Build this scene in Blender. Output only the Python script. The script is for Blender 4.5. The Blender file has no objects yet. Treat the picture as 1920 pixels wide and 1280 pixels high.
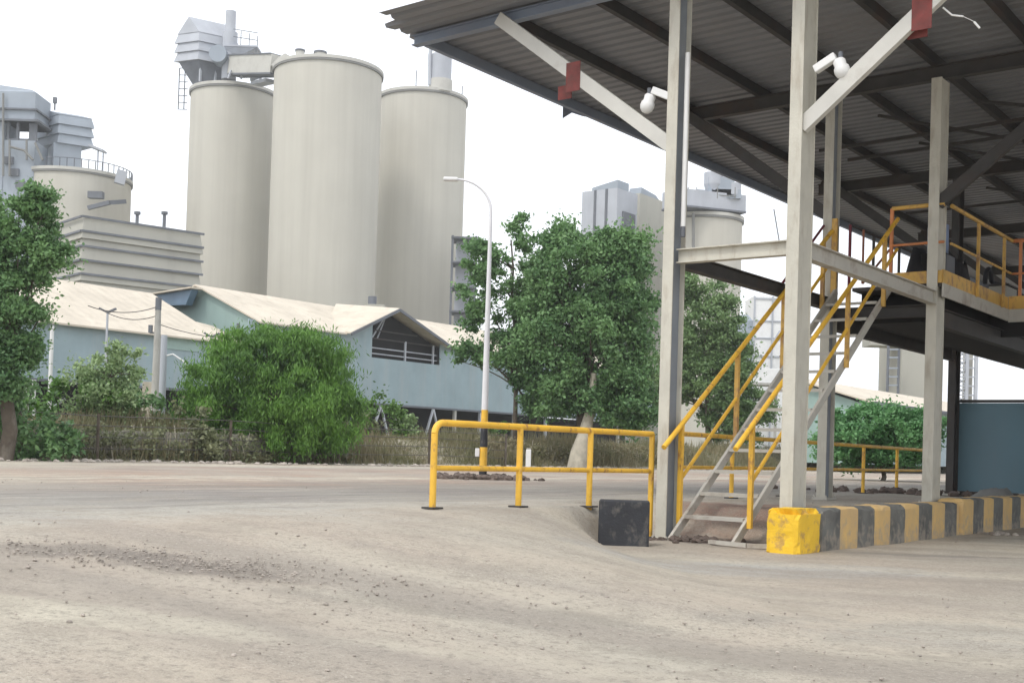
import bpy, math, random
import numpy as np
from mathutils import Vector, Matrix, noise
SC = bpy.context.scene
COL = SC.collection
V = Vector
# ---------------------------------------------------------------- camera
F = 2300.0; ROLL = math.radians(1.72); PITCH = math.radians(1.0); EYE = V((0, 0, 1.1)); PY = 807.0
cd = bpy.data.cameras.new("camera"); cam = bpy.data.objects.new("camera", cd); COL.objects.link(cam)
RM = (Matrix.Rotation(math.radians(90) + PITCH, 4, 'X') @ Matrix.Rotation(ROLL, 4, 'Z'))
cam.matrix_world = Matrix.Translation(EYE) @ RM
cd.sensor_width = 36; cd.lens = F / 1920 * 36; cd.shift_y = (PY - 640) / 1920
cd.clip_start = 0.1; cd.clip_end = 4000
SC.camera = cam
# ---------------------------------------------------------------- world
SUN_EL = math.radians(56); SUN_DIR = V((-0.62, -0.78, 0)).normalized()   # towards the sun, behind left of the camera
w = bpy.data.worlds.new("World"); SC.world = w; w.use_nodes = True
nt = w.node_tree; nt.nodes.clear()
sky = nt.nodes.new('ShaderNodeTexSky'); sky.sky_type = 'NISHITA'; sky.sun_disc = False
sky.sun_elevation = SUN_EL; sky.sun_rotation = math.atan2(SUN_DIR.x, SUN_DIR.y)
sky.air_density = 1.5; sky.dust_density = 5.0
hs = nt.nodes.new('ShaderNodeHueSaturation'); hs.inputs['Saturation'].default_value = 0.35
mx = nt.nodes.new('ShaderNodeMix'); mx.data_type = 'RGBA'; mx.inputs[0].default_value = 0.8
mx.inputs[7].default_value = (8.7, 9.0, 9.5, 1)
bg = nt.nodes.new('ShaderNodeBackground'); bg.inputs[1].default_value = 0.148
wo = nt.nodes.new('ShaderNodeOutputWorld')
nt.links.new(sky.outputs[0], hs.inputs['Color']); nt.links.new(hs.outputs[0], mx.inputs[6])
nt.links.new(mx.outputs[2], bg.inputs[0]); nt.links.new(bg.outputs[0], wo.inputs[0])
sd = bpy.data.lights.new("sun", 'SUN'); sd.energy = 1.15; sd.angle = math.radians(13); sd.color = (1, .95, .87)
so = bpy.data.objects.new("sun", sd); COL.objects.link(so)
sdir = (SUN_DIR * math.cos(SUN_EL) + V((0, 0, math.sin(SUN_EL))))
so.rotation_euler = sdir.to_track_quat('Z', 'Y').to_euler(); so.location = (-20, -20, 60)
SC.view_settings.view_transform = 'Standard'; SC.view_settings.look = 'None'
SC.view_settings.exposure = 0.24; SC.view_settings.gamma = 1
SC.cycles.volume_bounces = 1
# ---------------------------------------------------------------- geometry of the site
BP = V((3.57, 15.5, 0)); U = V((.597, .802, 0)).normalized(); VV = V((-U.y, U.x, 0))
Z = V((0, 0, 1))
def W(u, v, z=0.0): return BP + U * u + VV * v + Z * z
def uvof(x, y):
    dx, dy = x - BP.x, y - BP.y
    return dx * U.x + dy * U.y, dx * VV.x + dy * VV.y
def ray(px, py): return RM.to_3x3() @ V(((px - 960) / F, -(py - PY) / F, -1))
def P(px, py, Y):
    r = ray(px, py); return EYE + r * (Y / r.y)
def PV(px, py, v):                 # the point at a picture position on the vertical plane v = const
    r = ray(px, py); t = (v - (EYE - BP).dot(VV)) / r.dot(VV); return EYE + r * t
def slen(c, d, px, py=500):
    r = ray(px, py); k = r.x / r.y; return (k * c.y - c.x) / (d.x - k * d.y)
def S(a, b, t):
    t = (t - a) / (b - a); t = min(1, max(0, t)); return t * t * (3 - 2 * t)
def gz(x, y):
    u, v = uvof(x, y)
    a = 2.02 - (.34 + 1.2 * max(0, min(5, -1.9 - u)))
    t = min(1, max(0, (v - a) / (2.15 - a)))
    h = .45 * t * t * (3 - 2 * t) * (1 - S(-1.45 + .45 * S(1.6, 1.9, v), -1.2 + .65 * S(1.6, 1.9, v), u) * (1 - S(2.6, 3.2, v)))
    h = max(h, .45 * S(.4, 1.4, u) * S(-.45, -.15, v))
    h += 1.05 * S(26.2, 28.8, v)
    return h
# ---------------------------------------------------------------- materials
def ramp(nt, fac, stops):
    r = nt.nodes.new('ShaderNodeValToRGB'); e = r.color_ramp.elements
    while len(e) < len(stops): e.new(0.5)
    for i, (p, c) in enumerate(stops):
        e[i].position = p; e[i].color = (*c, 1) if len(c) == 3 else c
    nt.links.new(fac, r.inputs[0]); return r.outputs[0]
def noi(nt, vec, scale, detail=4, rough=.55):
    n = nt.nodes.new('ShaderNodeTexNoise'); n.inputs['Scale'].default_value = scale
    n.inputs['Detail'].default_value = detail; n.inputs['Roughness'].default_value = rough
    if vec: nt.links.new(vec, n.inputs['Vector'])
    return n.outputs['Fac']
def mapped(nt, scale=(1, 1, 1), rot=(0, 0, 0), kind='Object'):
    t = nt.nodes.new('ShaderNodeTexCoord'); m = nt.nodes.new('ShaderNodeMapping')
    m.inputs['Scale'].default_value = scale; m.inputs['Rotation'].default_value = rot
    nt.links.new(t.outputs[kind], m.inputs[0]); return m.outputs[0]
def mixc(nt, fac, a, b, mode='MIX'):
    m = nt.nodes.new('ShaderNodeMix'); m.data_type = 'RGBA'; m.blend_type = mode
    for i, s in ((0, fac), (6, a), (7, b)):
        if hasattr(s, 'is_linked'): nt.links.new(s, m.inputs[i])
        elif i == 0: m.inputs[0].default_value = s
        else: m.inputs[i].default_value = (*s, 1)
    return m.outputs[2]
def mat(name, c, rough=.75, var=.18, scale=1.5, dirt=None, dirt_amt=.35, dscale=(1, 1, 1), dlo=.5, dhi=.72, bump=.0, bscale=20, metal=0):
    m = bpy.data.materials.new(name); m.use_nodes = True; nt = m.node_tree
    b = nt.nodes['Principled BSDF']; b.inputs['Roughness'].default_value = rough; b.inputs['Metallic'].default_value = metal
    v = mapped(nt)
    lo = tuple(x * (1 - var) for x in c); hi = tuple(min(1, x * (1 + var)) for x in c)
    col = ramp(nt, noi(nt, v, scale), [(.3, lo), (.7, hi)])
    if dirt:
        dv = mapped(nt, dscale)
        f = ramp(nt, noi(nt, dv, 1.0, 6, .65), [(dlo, (0, 0, 0)), (dhi, (dirt_amt,) * 3)])
        col = mixc(nt, f, col, dirt)
    nt.links.new(col, b.inputs['Base Color'])
    if bump:
        bn = nt.nodes.new('ShaderNodeBump'); bn.inputs['Strength'].default_value = bump; bn.inputs['Distance'].default_value = .02
        nt.links.new(noi(nt, v, bscale, 5), bn.inputs['Height']); nt.links.new(bn.outputs[0], b.inputs['Normal'])
    return m
def leafmat(name, dark, light, scale=.9):
    m = bpy.data.materials.new(name); m.use_nodes = True; nt = m.node_tree
    b = nt.nodes['Principled BSDF']; b.inputs['Roughness'].default_value = .55
    v = mapped(nt)
    a = noi(nt, v, scale, 3, .6); c = noi(nt, v, scale * 9, 2, .6)
    col = mixc(nt, .5, ramp(nt, a, [(.35, dark), (.65, light)]), ramp(nt, c, [(.3, dark), (.72, light)]))
    nt.links.new(col, b.inputs['Base Color'])
    tr = nt.nodes.new('ShaderNodeBsdfTranslucent'); nt.links.new(col, tr.inputs[0])
    ms = nt.nodes.new('ShaderNodeMixShader'); ms.inputs[0].default_value = .25
    o = nt.nodes['Material Output']
    nt.links.new(b.outputs[0], ms.inputs[1]); nt.links.new(tr.outputs[0], ms.inputs[2]); nt.links.new(ms.outputs[0], o.inputs[0])
    return m
def ribbed(name, c, dirt, wl=.3, axis='X', rough=.6, dirt_amt=.4, strength=.5):
    m = mat(name, c, rough, .1, .4, dirt, dirt_amt, (1.2, 1.2, .12)); nt = m.node_tree; b = nt.nodes['Principled BSDF']
    t = nt.nodes.new('ShaderNodeTexCoord'); mp = nt.nodes.new('ShaderNodeMapping'); mp.vector_type = 'POINT'
    mp.inputs['Rotation'].default_value = (0, 0, -math.atan2(U.y, U.x))
    nt.links.new(t.outputs['Object'], mp.inputs[0])
    wv = nt.nodes.new('ShaderNodeTexWave'); wv.bands_direction = axis; wv.inputs['Scale'].default_value = .314 / wl
    nt.links.new(mp.outputs[0], wv.inputs[0])
    bn = nt.nodes.new('ShaderNodeBump'); bn.inputs['Strength'].default_value = strength; bn.inputs['Distance'].default_value = .04
    nt.links.new(wv.outputs['Fac'], bn.inputs['Height']); nt.links.new(bn.outputs[0], b.inputs['Normal'])
    return m
M = {}
M['post'] = mat('column_paint', (.52, .50, .43), .6, .08, 3, (.26, .20, .14), .45, (7, 7, 1.6), .52, .7, .25, 25)
M['beam'] = mat('beam_paint', (.48, .46, .41), .6, .1, 2, (.16, .10, .07), .6, (2, 2, 2), .52, .7)
M['brace'] = mat('brace_paint', (.56, .55, .51), .6, .08, 2, (.2, .16, .12), .35, (2, 2, 2), .58, .75)
M['darksteel'] = mat('dark_steel', (.05, .047, .045), .7, .2, 3, (.07, .035, .02), .5, (1, 1, 1))
M['purlin'] = mat('purlin_steel', (.035, .034, .034), .7, .2, 3, (.07, .03, .02), .6, (.8, .8, .8))
M['bluesteel'] = mat('blue_grey_steel', (.22, .26, .33), .6, .1, 2, (.15, .1, .08), .3)
M['redplate'] = mat('red_primer', (.17, .035, .03), .7, .3, 6, (.10, .05, .04), .6, (8, 8, 8), .5, .7)
M['rust'] = mat('rusty_steel', (.22, .09, .055), .8, .3, 5)
M['maroon'] = mat('maroon_steel', (.16, .03, .045), .7, .2, 5)
M['sheet'] = mat('roof_sheet', (.20, .21, .23), .5, .1, .5, (.15, .135, .12), .4, (.5, .5, .5), .48, .7)
M['yellow'] = mat('yellow_paint', (.80, .47, .05), .5, .14, 2.5, (.33, .15, .07), .8, (9, 9, 5), .55, .66, .3, 30)
M['yellow_worn'] = mat('worn_yellow_paint', (.62, .38, .09), .6, .15, 2, (.28, .15, .09), .75, (6, 6, 4), .5, .64)
M['orange'] = mat('orange_paint', (.60, .22, .08), .6, .15, 2, (.35, .2, .12), .5, (3, 3, 3), .5, .7)
M['yblock'] = mat('yellow_block', (.82, .52, .03), .7, .08, 2, (.40, .24, .09), .75, (6, 6, 6), .54, .64, .6, 14)
M['black'] = mat('black_block', (.028, .03, .036), .75, .2, 3, (.22, .20, .17), .55, (6, 6, 4), .54, .72, .6, 18)
M['white'] = mat('white_paint', (.75, .75, .74), .5, .06, 3)
M['lampwhite'] = mat('lamp_pole_white', (.72, .72, .74), .5, .06, 2)
M['shadeweb'] = mat('shaded_web_steel', (.21, .235, .27), .5, .12, 3, (.3, .3, .28), .4, (5, 5, .8))  # blue-grey web steel, darkened to hold the shade of the column recess
M['concrete'] = mat('concrete', (.42, .41, .38), .85, .1, 1.5, (.22, .2, .17), .5, (2, 2, 1), .5, .7, .3, 15)
M['silo'] = mat('silo_concrete', (.51, .49, .43), .85, .05, .12, (.38, .36, .315), .36, (.55, .55, .018), .42, .7)  # concrete colour paled to stand in for denser haze
M['silo2'] = mat('silo_rim', (.50, .49, .45), .85, .05, .3, (.3, .28, .25), .4, (.4, .4, .4))
M['steelgrey'] = mat('plant_cladding', (.42, .44, .48), .7, .08, .3, (.30, .31, .34), .4, (.3, .3, .05))  # cladding colour lightened with the silos, instead of thicker haze
M['steelblue'] = mat('blue_grey_cladding', (.31, .35, .40), .7, .08, .3, (.22, .25, .29), .4, (.3, .3, .05))
M['plantdark'] = mat('plant_dark_steel', (.14, .15, .17), .8, .2, .5)
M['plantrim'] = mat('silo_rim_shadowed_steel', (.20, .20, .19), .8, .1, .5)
M['louvre'] = mat('beige_cladding', (.40, .39, .34), .75, .06, .2, (.27, .25, .22), .45, (.25, .25, .03))
M['teal'] = ribbed('teal_wall', (.285, .37, .405), (.34, .385, .40), .9, strength=.6, dirt_amt=.6)
M['tealgreen'] = ribbed('green_teal_wall', (.32, .44, .41), (.26, .34, .33), .6, strength=.5)
M['glassblue'] = mat('blue_translucent_sheet', (.12, .19, .27), .4, .2, .6)
M['tealpanel'] = ribbed('dark_teal_panel', (.125, .225, .275), (.17, .2, .23), .35, strength=.5)
M['roof'] = ribbed('beige_fibre_roof', (.57, .51, .42), (.40, .35, .28), .8, strength=.9, dirt_amt=.55, rough=.85)
M['dark'] = mat('dark_steel_and_shade', (.016, .015, .015), .9, .2, 1)  # near-black colour carries the shade under the platform and inside the sheds
M['tarp'] = mat('dark_tarpaulin', (.02, .02, .024), .8, .2, 3)
M['bark'] = mat('bark', (.10, .08, .06), .9, .25, 3, (.30, .28, .24), .5, (2, 2, 1), .5, .7, .5, 8)
M['palebark'] = mat('pale_bark', (.46, .42, .34), .9, .2, 3, (.2, .17, .13), .5, (2, 2, 1), .5, .7, .5, 8)
M['stone'] = mat('rubble_stone', (.36, .32, .28), .9, .35, 4)
M['darkstone'] = mat('dark_rubble', (.13, .10, .085), .9, .35, 4)
M['wire'] = mat('cable', (.10, .09, .09), .7, .1, 1)
M['blueplastic'] = mat('pale_blue_plastic', (.16, .22, .36), .5, .1, 3)
M['leafA'] = leafmat('leaf_dark_green', (.045, .125, .045), (.22, .38, .14), .5)
M['leafM'] = leafmat('leaf_mid_green', (.06, .13, .04), (.24, .36, .14), .5)
M['leafB'] = leafmat('leaf_fresh_green', (.055, .13, .03), (.18, .32, .07), .6)
M['leafC'] = leafmat('leaf_bush_green', (.035, .105, .02), (.20, .40, .06), .4)
M['leafD'] = leafmat('leaf_grey_green', (.15, .25, .09), (.42, .54, .28), .8)
M['hedge'] = leafmat('leaf_olive', (.085, .115, .05), (.30, .31, .17), 1.2)
M['grassm'] = leafmat('grass_dry_green', (.12, .14, .05), (.33, .27, .17), .5)
M['creeper'] = leafmat('leaf_creeper', (.06, .19, .07), (.20, .42, .16), .8)
# striped kerb: bands across its length
def stripes(name, u0, wl, first_yellow):
    m = bpy.data.materials.new(name); m.use_nodes = True; nt = m.node_tree; b = nt.nodes['Principled BSDF']
    b.inputs['Roughness'].default_value = .8
    g = nt.nodes.new('ShaderNodeNewGeometry'); d = nt.nodes.new('ShaderNodeVectorMath'); d.operation = 'DOT_PRODUCT'
    nt.links.new(g.outputs['Position'], d.inputs[0]); d.inputs[1].default_value = U
    def mth(op, a, bb=None):
        x = nt.nodes.new('ShaderNodeMath'); x.operation = op
        for i, s in ((0, a), (1, bb)):
            if s is None: continue
            if hasattr(s, 'is_linked'): nt.links.new(s, x.inputs[i])
            else: x.inputs[i].default_value = s
        return x.outputs[0]
    n0 = noi(nt, g.outputs['Position'], 6, 3)
    t = mth('SUBTRACT', d.outputs['Value'], BP.dot(U) + u0)
    t = mth('ADD', t, mth('MULTIPLY', mth('SUBTRACT', n0, .5), .035))
    f = mth('LESS_THAN', mth('FRACT', mth('DIVIDE', t, wl * 2)), .5)
    if not first_yellow: f = mth('SUBTRACT', 1.0, f)
    n1 = noi(nt, g.outputs['Position'], 3, 4)
    ye = ramp(nt, n1, [(.3, (.58, .40, .19)), (.7, (.72, .48, .17))])
    bl = ramp(nt, n1, [(.3, (.065, .07, .07)), (.7, (.16, .165, .155))])
    c = mixc(nt, f, bl, ye)
    sep = nt.nodes.new('ShaderNodeSeparateXYZ'); nt.links.new(g.outputs['Position'], sep.inputs[0])
    n2 = noi(nt, g.outputs['Position'], 9, 5)
    low = mth('MULTIPLY', mth('SUBTRACT', .42, sep.outputs[2]), 1.2)      # splashed mud along the foot
    fd = mth('ADD', low, mth('MULTIPLY', mth('SUBTRACT', n2, .5), 2.2))
    r = ramp(nt, fd, [(.2, (.08,) * 3), (.6, (.6,) * 3)])
    c = mixc(nt, r, c, (.36, .31, .25))
    nt.links.new(c, b.inputs['Base Color'])
    bn = nt.nodes.new('ShaderNodeBump'); bn.inputs['Strength'].default_value = .5; bn.inputs['Distance'].default_value = .02
    nt.links.new(n2, bn.inputs['Height']); nt.links.new(bn.outputs[0], b.inputs['Normal'])
    return m
M['stripes'] = stripes('striped_paint', -.27, .6, False)
M['stripes2'] = stripes('striped_paint_far', 5.3, .58, True)
def groundmat():
    m = bpy.data.materials.new('dusty_ground'); m.use_nodes = True; nt = m.node_tree; b = nt.nodes['Principled BSDF']
    b.inputs['Roughness'].default_value = .9
    g = nt.nodes.new('ShaderNodeNewGeometry')
    def lin(vec, off, sc):
        d = nt.nodes.new('ShaderNodeVectorMath'); d.operation = 'DOT_PRODUCT'; nt.links.new(g.outputs['Position'], d.inputs[0]); d.inputs[1].default_value = vec
        a = nt.nodes.new('ShaderNodeMath'); a.operation = 'SUBTRACT'; nt.links.new(d.outputs['Value'], a.inputs[0]); a.inputs[1].default_value = off
        c = nt.nodes.new('ShaderNodeMath'); c.operation = 'MULTIPLY'; nt.links.new(a.outputs[0], c.inputs[0]); c.inputs[1].default_value = sc
        return c.outputs[0]
    def mth(op, a, bb=0.0):
        x = nt.nodes.new('ShaderNodeMath'); x.operation = op
        for i, s in ((0, a), (1, bb)):
            if hasattr(s, 'is_linked'): nt.links.new(s, x.inputs[i])
            else: x.inputs[i].default_value = s
        return x.outputs[0]
    u = lin(U, BP.dot(U), 1); v = lin(VV, BP.dot(VV), 1)
    cmb = nt.nodes.new('ShaderNodeCombineXYZ'); nt.links.new(mth('MULTIPLY', u, .12), cmb.inputs[0]); nt.links.new(mth('MULTIPLY', v, .9), cmb.inputs[1])
    streak = noi(nt, cmb.outputs[0], 1.0, 5, .6)
    big = noi(nt, g.outputs['Position'], .22, 4, .6)
    med = noi(nt, g.outputs['Position'], 1.6, 6, .7)
    fine = noi(nt, g.outputs['Position'], 16, 6, .75)
    n3 = mth('ADD', mth('MULTIPLY', mth('SUBTRACT', streak, .5), 5.0), mth('MULTIPLY', mth('SUBTRACT', med, .5), 5.0))
    vv = mth('ADD', v, n3)
    t = mth('MULTIPLY', mth('ADD', vv, 20), 1 / 60.)
    def q(x): return (x + 20) / 60.
    pale = (.47, .425, .34); base = (.41, .35, .285); red = (.38, .27, .205); asph = (.235, .21, .195); cream = (.56, .50, .40)
    c = ramp(nt, t, [(q(-20), base), (q(-7), pale), (q(-4), base), (q(1.5), base), (q(3.2), (.43, .40, .35)), (q(4.4), (.27, .245, .225)), (q(6.5), asph),
                     (q(9), (.30, .235, .19)), (q(10.6), red), (q(11.8), cream), (q(13), red), (q(20), (.33, .25, .2)), (q(22), cream), (q(23.5), (.42, .35, .28)), (q(26), (.2, .18, .11)), (q(28), (.17, .16, .085))])
    # broad pale and grey-green dust patches
    c = mixc(nt, ramp(nt, big, [(.42, (0, 0, 0)), (.62, (.55,) * 3)]), c, (.37, .36, .31))
    c = mixc(nt, ramp(nt, noi(nt, g.outputs['Position'], .13, 3, .5), [(.5, (0, 0, 0)), (.68, (.6,) * 3)]), c, (.52, .475, .375))
    # the rough dark gravel patch and the red earth under the stairs
    def blob(x, y, rx, ry, col, amt, c):
        sp = nt.nodes.new('ShaderNodeSeparateXYZ'); nt.links.new(g.outputs['Position'], sp.inputs[0])
        a = mth('POWER', mth('ABSOLUTE', mth('MULTIPLY', mth('SUBTRACT', sp.outputs[0], x), 1 / rx)), 2.0)
        bb = mth('POWER', mth('ABSOLUTE', mth('MULTIPLY', mth('SUBTRACT', sp.outputs[1], y), 1 / ry)), 2.0)
        s = mth('ADD', mth('ADD', a, bb), mth('MULTIPLY', mth('SUBTRACT', med, .5), 3.2))
        return mixc(nt, ramp(nt, s, [(.35, (amt,) * 3), (1.0, (0, 0, 0))]), c, col)
    c = blob(-2.2, 7.9, 1.3, .45, (.19, .165, .145), .8, c)
    c = blob(-2.2, 6.15, 2.2, .28, (.58, .54, .43), .6, c)
    c = blob(-.2, 7.4, 1.3, .35, (.27, .25, .21), .6, c)
    c = blob(1.9, 6.7, 1.5, .55, (.29, .265, .22), .6, c)
    c = blob(2.6, 12.3, 2.2, .9, (.42, .42, .40), .6, c)
    c = blob(3.5, 17.1, 1.5, 1.3, (.25, .145, .11), .9, c)
    c = blob(2.85, 16.15, .9, .4, (.08, .055, .05), .9, c)  # shade below the lowest stair tread, painted into the ground
    c = blob(8.3, 17.0, 1.3, .35, (.08, .075, .07), .85, c)
    c = blob(5.0, 14.9, 1.4, .25, (.19, .17, .155), .7, c)
    c = blob(4.5, 8.0, 3.5, .9, (.33, .32, .285), .5, c)
    # dark wear lines in the road, pale swept wheel arcs in the yard
    cm2 = nt.nodes.new('ShaderNodeCombineXYZ'); nt.links.new(mth('MULTIPLY', u, .25), cm2.inputs[0]); nt.links.new(mth('MULTIPLY', v, 2.6), cm2.inputs[1])
    s2 = noi(nt, cm2.outputs[0], 1.0, 6, .7)
    inroad = ramp(nt, mth('MULTIPLY', v, .04), [(.10, (0, 0, 0)), (.16, (1, 1, 1)), (.85, (1, 1, 1)), (1.0, (0, 0, 0))])
    c = mixc(nt, mth('MULTIPLY', inroad, ramp(nt, s2, [(.5, (0, 0, 0)), (.64, (.7,) * 3)])), c, (.17, .15, .135))
    c = mixc(nt, mth('MULTIPLY', inroad, ramp(nt, s2, [(.32, (.6,) * 3), (.44, (0, 0, 0))])), c, (.48, .42, .35))
    dd = nt.nodes.new('ShaderNodeVectorMath'); dd.operation = 'DISTANCE'; nt.links.new(g.outputs['Position'], dd.inputs[0]); dd.inputs[1].default_value = (7.5, 22, 0)
    cm3 = nt.nodes.new('ShaderNodeCombineXYZ'); nt.links.new(mth('MULTIPLY', dd.outputs['Value'], 1.5), cm3.inputs[0]); nt.links.new(mth('MULTIPLY', big, 1.5), cm3.inputs[1])
    s3 = noi(nt, cm3.outputs[0], .8, 2, .5)
    yard = ramp(nt, mth('ADD', mth('MULTIPLY', v, .05), .6), [(.6, (1, 1, 1)), (.8, (0, 0, 0))])
    c = mixc(nt, mth('MULTIPLY', yard, ramp(nt, s3, [(.5, (0, 0, 0)), (.68, (.6,) * 3)])), c, (.53, .48, .385))
    c = mixc(nt, mth('MULTIPLY', yard, ramp(nt, s3, [(.34, (.7,) * 3), (.47, (0, 0, 0))])), c, (.30, .265, .225))
    # grit
    c = mixc(nt, ramp(nt, fine, [(.33, (.75,) * 3), (.49, (0, 0, 0))]), c, (.20, .18, .15))
    c = mixc(nt, ramp(nt, fine, [(.62, (0, 0, 0)), (.75, (.55,) * 3)]), c, (.60, .56, .48))
    c = mixc(nt, ramp(nt, med, [(.32, (.6,) * 3), (.52, (0, 0, 0))]), c, (.28, .245, .2))
    grit = noi(nt, g.outputs['Position'], 55, 4, .7); pat = noi(nt, g.outputs['Position'], .7, 4, .6)
    gm = mth('MULTIPLY', ramp(nt, grit, [(.56, (0, 0, 0)), (.66, (.8,) * 3)]), ramp(nt, pat, [(.42, (.25,) * 3), (.6, (1, 1, 1))]))
    c = mixc(nt, gm, c, (.17, .15, .13))
    gm = mth('MULTIPLY', ramp(nt, grit, [(.32, (.7,) * 3), (.42, (0, 0, 0))]), ramp(nt, pat, [(.42, (.25,) * 3), (.6, (1, 1, 1))]))
    c = mixc(nt, gm, c, (.62, .58, .5))
    nt.links.new(c, b.inputs['Base Color'])
    bn = nt.nodes.new('ShaderNodeBump'); bn.inputs['Strength'].default_value = .7; bn.inputs['Distance'].default_value = .03
    h = mth('ADD', fine, mth('MULTIPLY', med, 1.5)); nt.links.new(h, bn.inputs['Height']); nt.links.new(bn.outputs[0], b.inputs['Normal'])
    return m
M['ground'] = groundmat()
# ---------------------------------------------------------------- mesh builder
class MB:
    def __init__(s): s.v = []; s.f = []; s.sm = []
    def add(s, vs, fs, smooth=False):
        o = len(s.v); s.v += [V(p) for p in vs]; s.f += [tuple(i + o for i in f) for f in fs]; s.sm += [smooth] * len(fs); return s
    def hexa(s, b, t):   # bottom four, top four
        return s.add(list(b) + list(t), [(3, 2, 1, 0), (4, 5, 6, 7), (0, 1, 5, 4), (1, 2, 6, 5), (2, 3, 7, 6), (3, 0, 4, 7)])
    def bx(s, c, sx, sy, sz, ax=V((1, 0, 0)), ay=None, az=Z):   # centre, sizes along the axes
        ay = ay if ay is not None else az.cross(ax); a, b, h = ax * sx / 2, ay * sy / 2, az * sz / 2; c = V(c)
        return s.hexa([c - a - b - h, c + a - b - h, c + a + b - h, c - a + b - h], [c - a - b + h, c + a - b + h, c + a + b + h, c - a + b + h])
    def uvb(s, u0, u1, v0, v1, z0, z1):
        return s.hexa([W(u0, v0, z0), W(u1, v0, z0), W(u1, v1, z0), W(u0, v1, z0)], [W(u0, v0, z1), W(u1, v0, z1), W(u1, v1, z1), W(u0, v1, z1)])
    def bar(s, p0, p1, w, h, up=Z):
        p0, p1 = V(p0), V(p1); d = (p1 - p0); L = d.length; d.normalize()
        side = d.cross(up); side = side.normalized() if side.length > 1e-4 else V((1, 0, 0)); n = side.cross(d)
        return s.bx((p0 + p1) / 2, L, w, h, d, side, n)
    def ibeam(s, p0, p1, w, h, up=Z, t=.015):
        p0, p1 = V(p0), V(p1); d = (p1 - p0).normalized(); side = d.cross(up).normalized(); n = side.cross(d)
        for k in (-1, 1): s.bar(p0 + n * k * (h / 2 - t / 2), p1 + n * k * (h / 2 - t / 2), w, t, up)
        s.bar(p0, p1, t, h - 2 * t, up); return s
    def tube(s, pts, r, n=12, caps=True, r1=None):
        pts = [V(p) for p in pts]; vs = []; m = len(pts); prev = None
        for i, p in enumerate(pts):
            d = (pts[min(i + 1, m - 1)] - pts[max(i - 1, 0)]).normalized()
            if prev is None: a = d.cross(Z) if abs(d.z) < .95 else d.cross(V((1, 0, 0)))
            else: a = prev - d * prev.dot(d)
            a.normalize(); prev = a; b = d.cross(a)
            rr = r if r1 is None else r + (r1 - r) * i / (m - 1)
            vs += [p + (a * math.cos(2 * math.pi * k / n) + b * math.sin(2 * math.pi * k / n)) * rr for k in range(n)]
        fs = [(i * n + k, i * n + (k + 1) % n, (i + 1) * n + (k + 1) % n, (i + 1) * n + k) for i in range(m - 1) for k in range(n)]
        s.add(vs, fs, True)
        if caps: s.add(vs[:n], [tuple(range(n - 1, -1, -1))]); s.add(vs[-n:], [tuple(range(n))])
        return s
    def cyl(s, c, r, z0, z1, n=24, r1=None, cap=True):
        c = V((c[0], c[1], 0)); r1 = r if r1 is None else r1
        lo = [c + V((math.cos(a) * r, math.sin(a) * r, z0)) for a in [2 * math.pi * k / n for k in range(n)]]
        hi = [c + V((math.cos(a) * r1, math.sin(a) * r1, z1)) for a in [2 * math.pi * k / n for k in range(n)]]
        s.add(lo + hi, [(k, (k + 1) % n, n + (k + 1) % n, n + k) for k in range(n)], True)
        if cap: s.add(hi, [tuple(range(n))]); s.add(lo, [tuple(range(n - 1, -1, -1))])
        return s
    def prism(s, poly, off):
        n = len(poly); a = [V(p) for p in poly]; b = [p + off for p in a]
        return s.add(a + b, [tuple(range(n - 1, -1, -1)), tuple(range(n, 2 * n))] + [(i, (i + 1) % n, n + (i + 1) % n, n + i) for i in range(n)])
    def lump(s, c, r, rng, squash=.7, n=7, m=5):
        c = V(c); vs = []
        for i in range(m + 1):
            th = math.pi * i / m
            for k in range(n):
                a = 2 * math.pi * k / n; q = r * rng.uniform(.75, 1.2)
                vs.append(c + V((math.sin(th) * math.cos(a) * q, math.sin(th) * math.sin(a) * q, math.cos(th) * q * squash)))
        return s.add(vs, [(i * n + k, (i + 1) * n + k, (i + 1) * n + (k + 1) % n, i * n + (k + 1) % n) for i in range(m) for k in range(n)])
    def build(s, name, m, parent=None, bevel=0):
        me = bpy.data.meshes.new(name)
        if parent is not None: o0 = V(ORI[parent.name])
        else:
            xs = [p.x for p in s.v]; ys = [p.y for p in s.v]; o0 = V(((min(xs) + max(xs)) / 2, (min(ys) + max(ys)) / 2, min(p.z for p in s.v)))
        me.from_pydata([tuple(p - o0) for p in s.v], [], s.f)
        me.polygons.foreach_set('use_smooth', s.sm); me.materials.append(m); me.update()
        o = bpy.data.objects.new(name, me); COL.objects.link(o)
        if parent is not None: o.parent = parent
        else: o.location = o0
        ORI[o.name] = tuple(o0)
        if bevel:
            b = o.modifiers.new('bevel', 'BEVEL'); b.width = bevel; b.segments = 2; b.limit_method = 'ANGLE'
        return o
ORI = {}
def tag(o, label=None, cat=None, group=None, kind=None):
    if label: o['label'] = label
    if cat: o['category'] = cat
    if group: o['group'] = group
    if kind: o['kind'] = kind
    return o
def thing(name, label, cat, loc, group=None):
    o = bpy.data.objects.new(name, None); COL.objects.link(o); o.location = loc; o.empty_display_size = .3
    ORI[o.name] = tuple(loc); return tag(o, label, cat, group)
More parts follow.
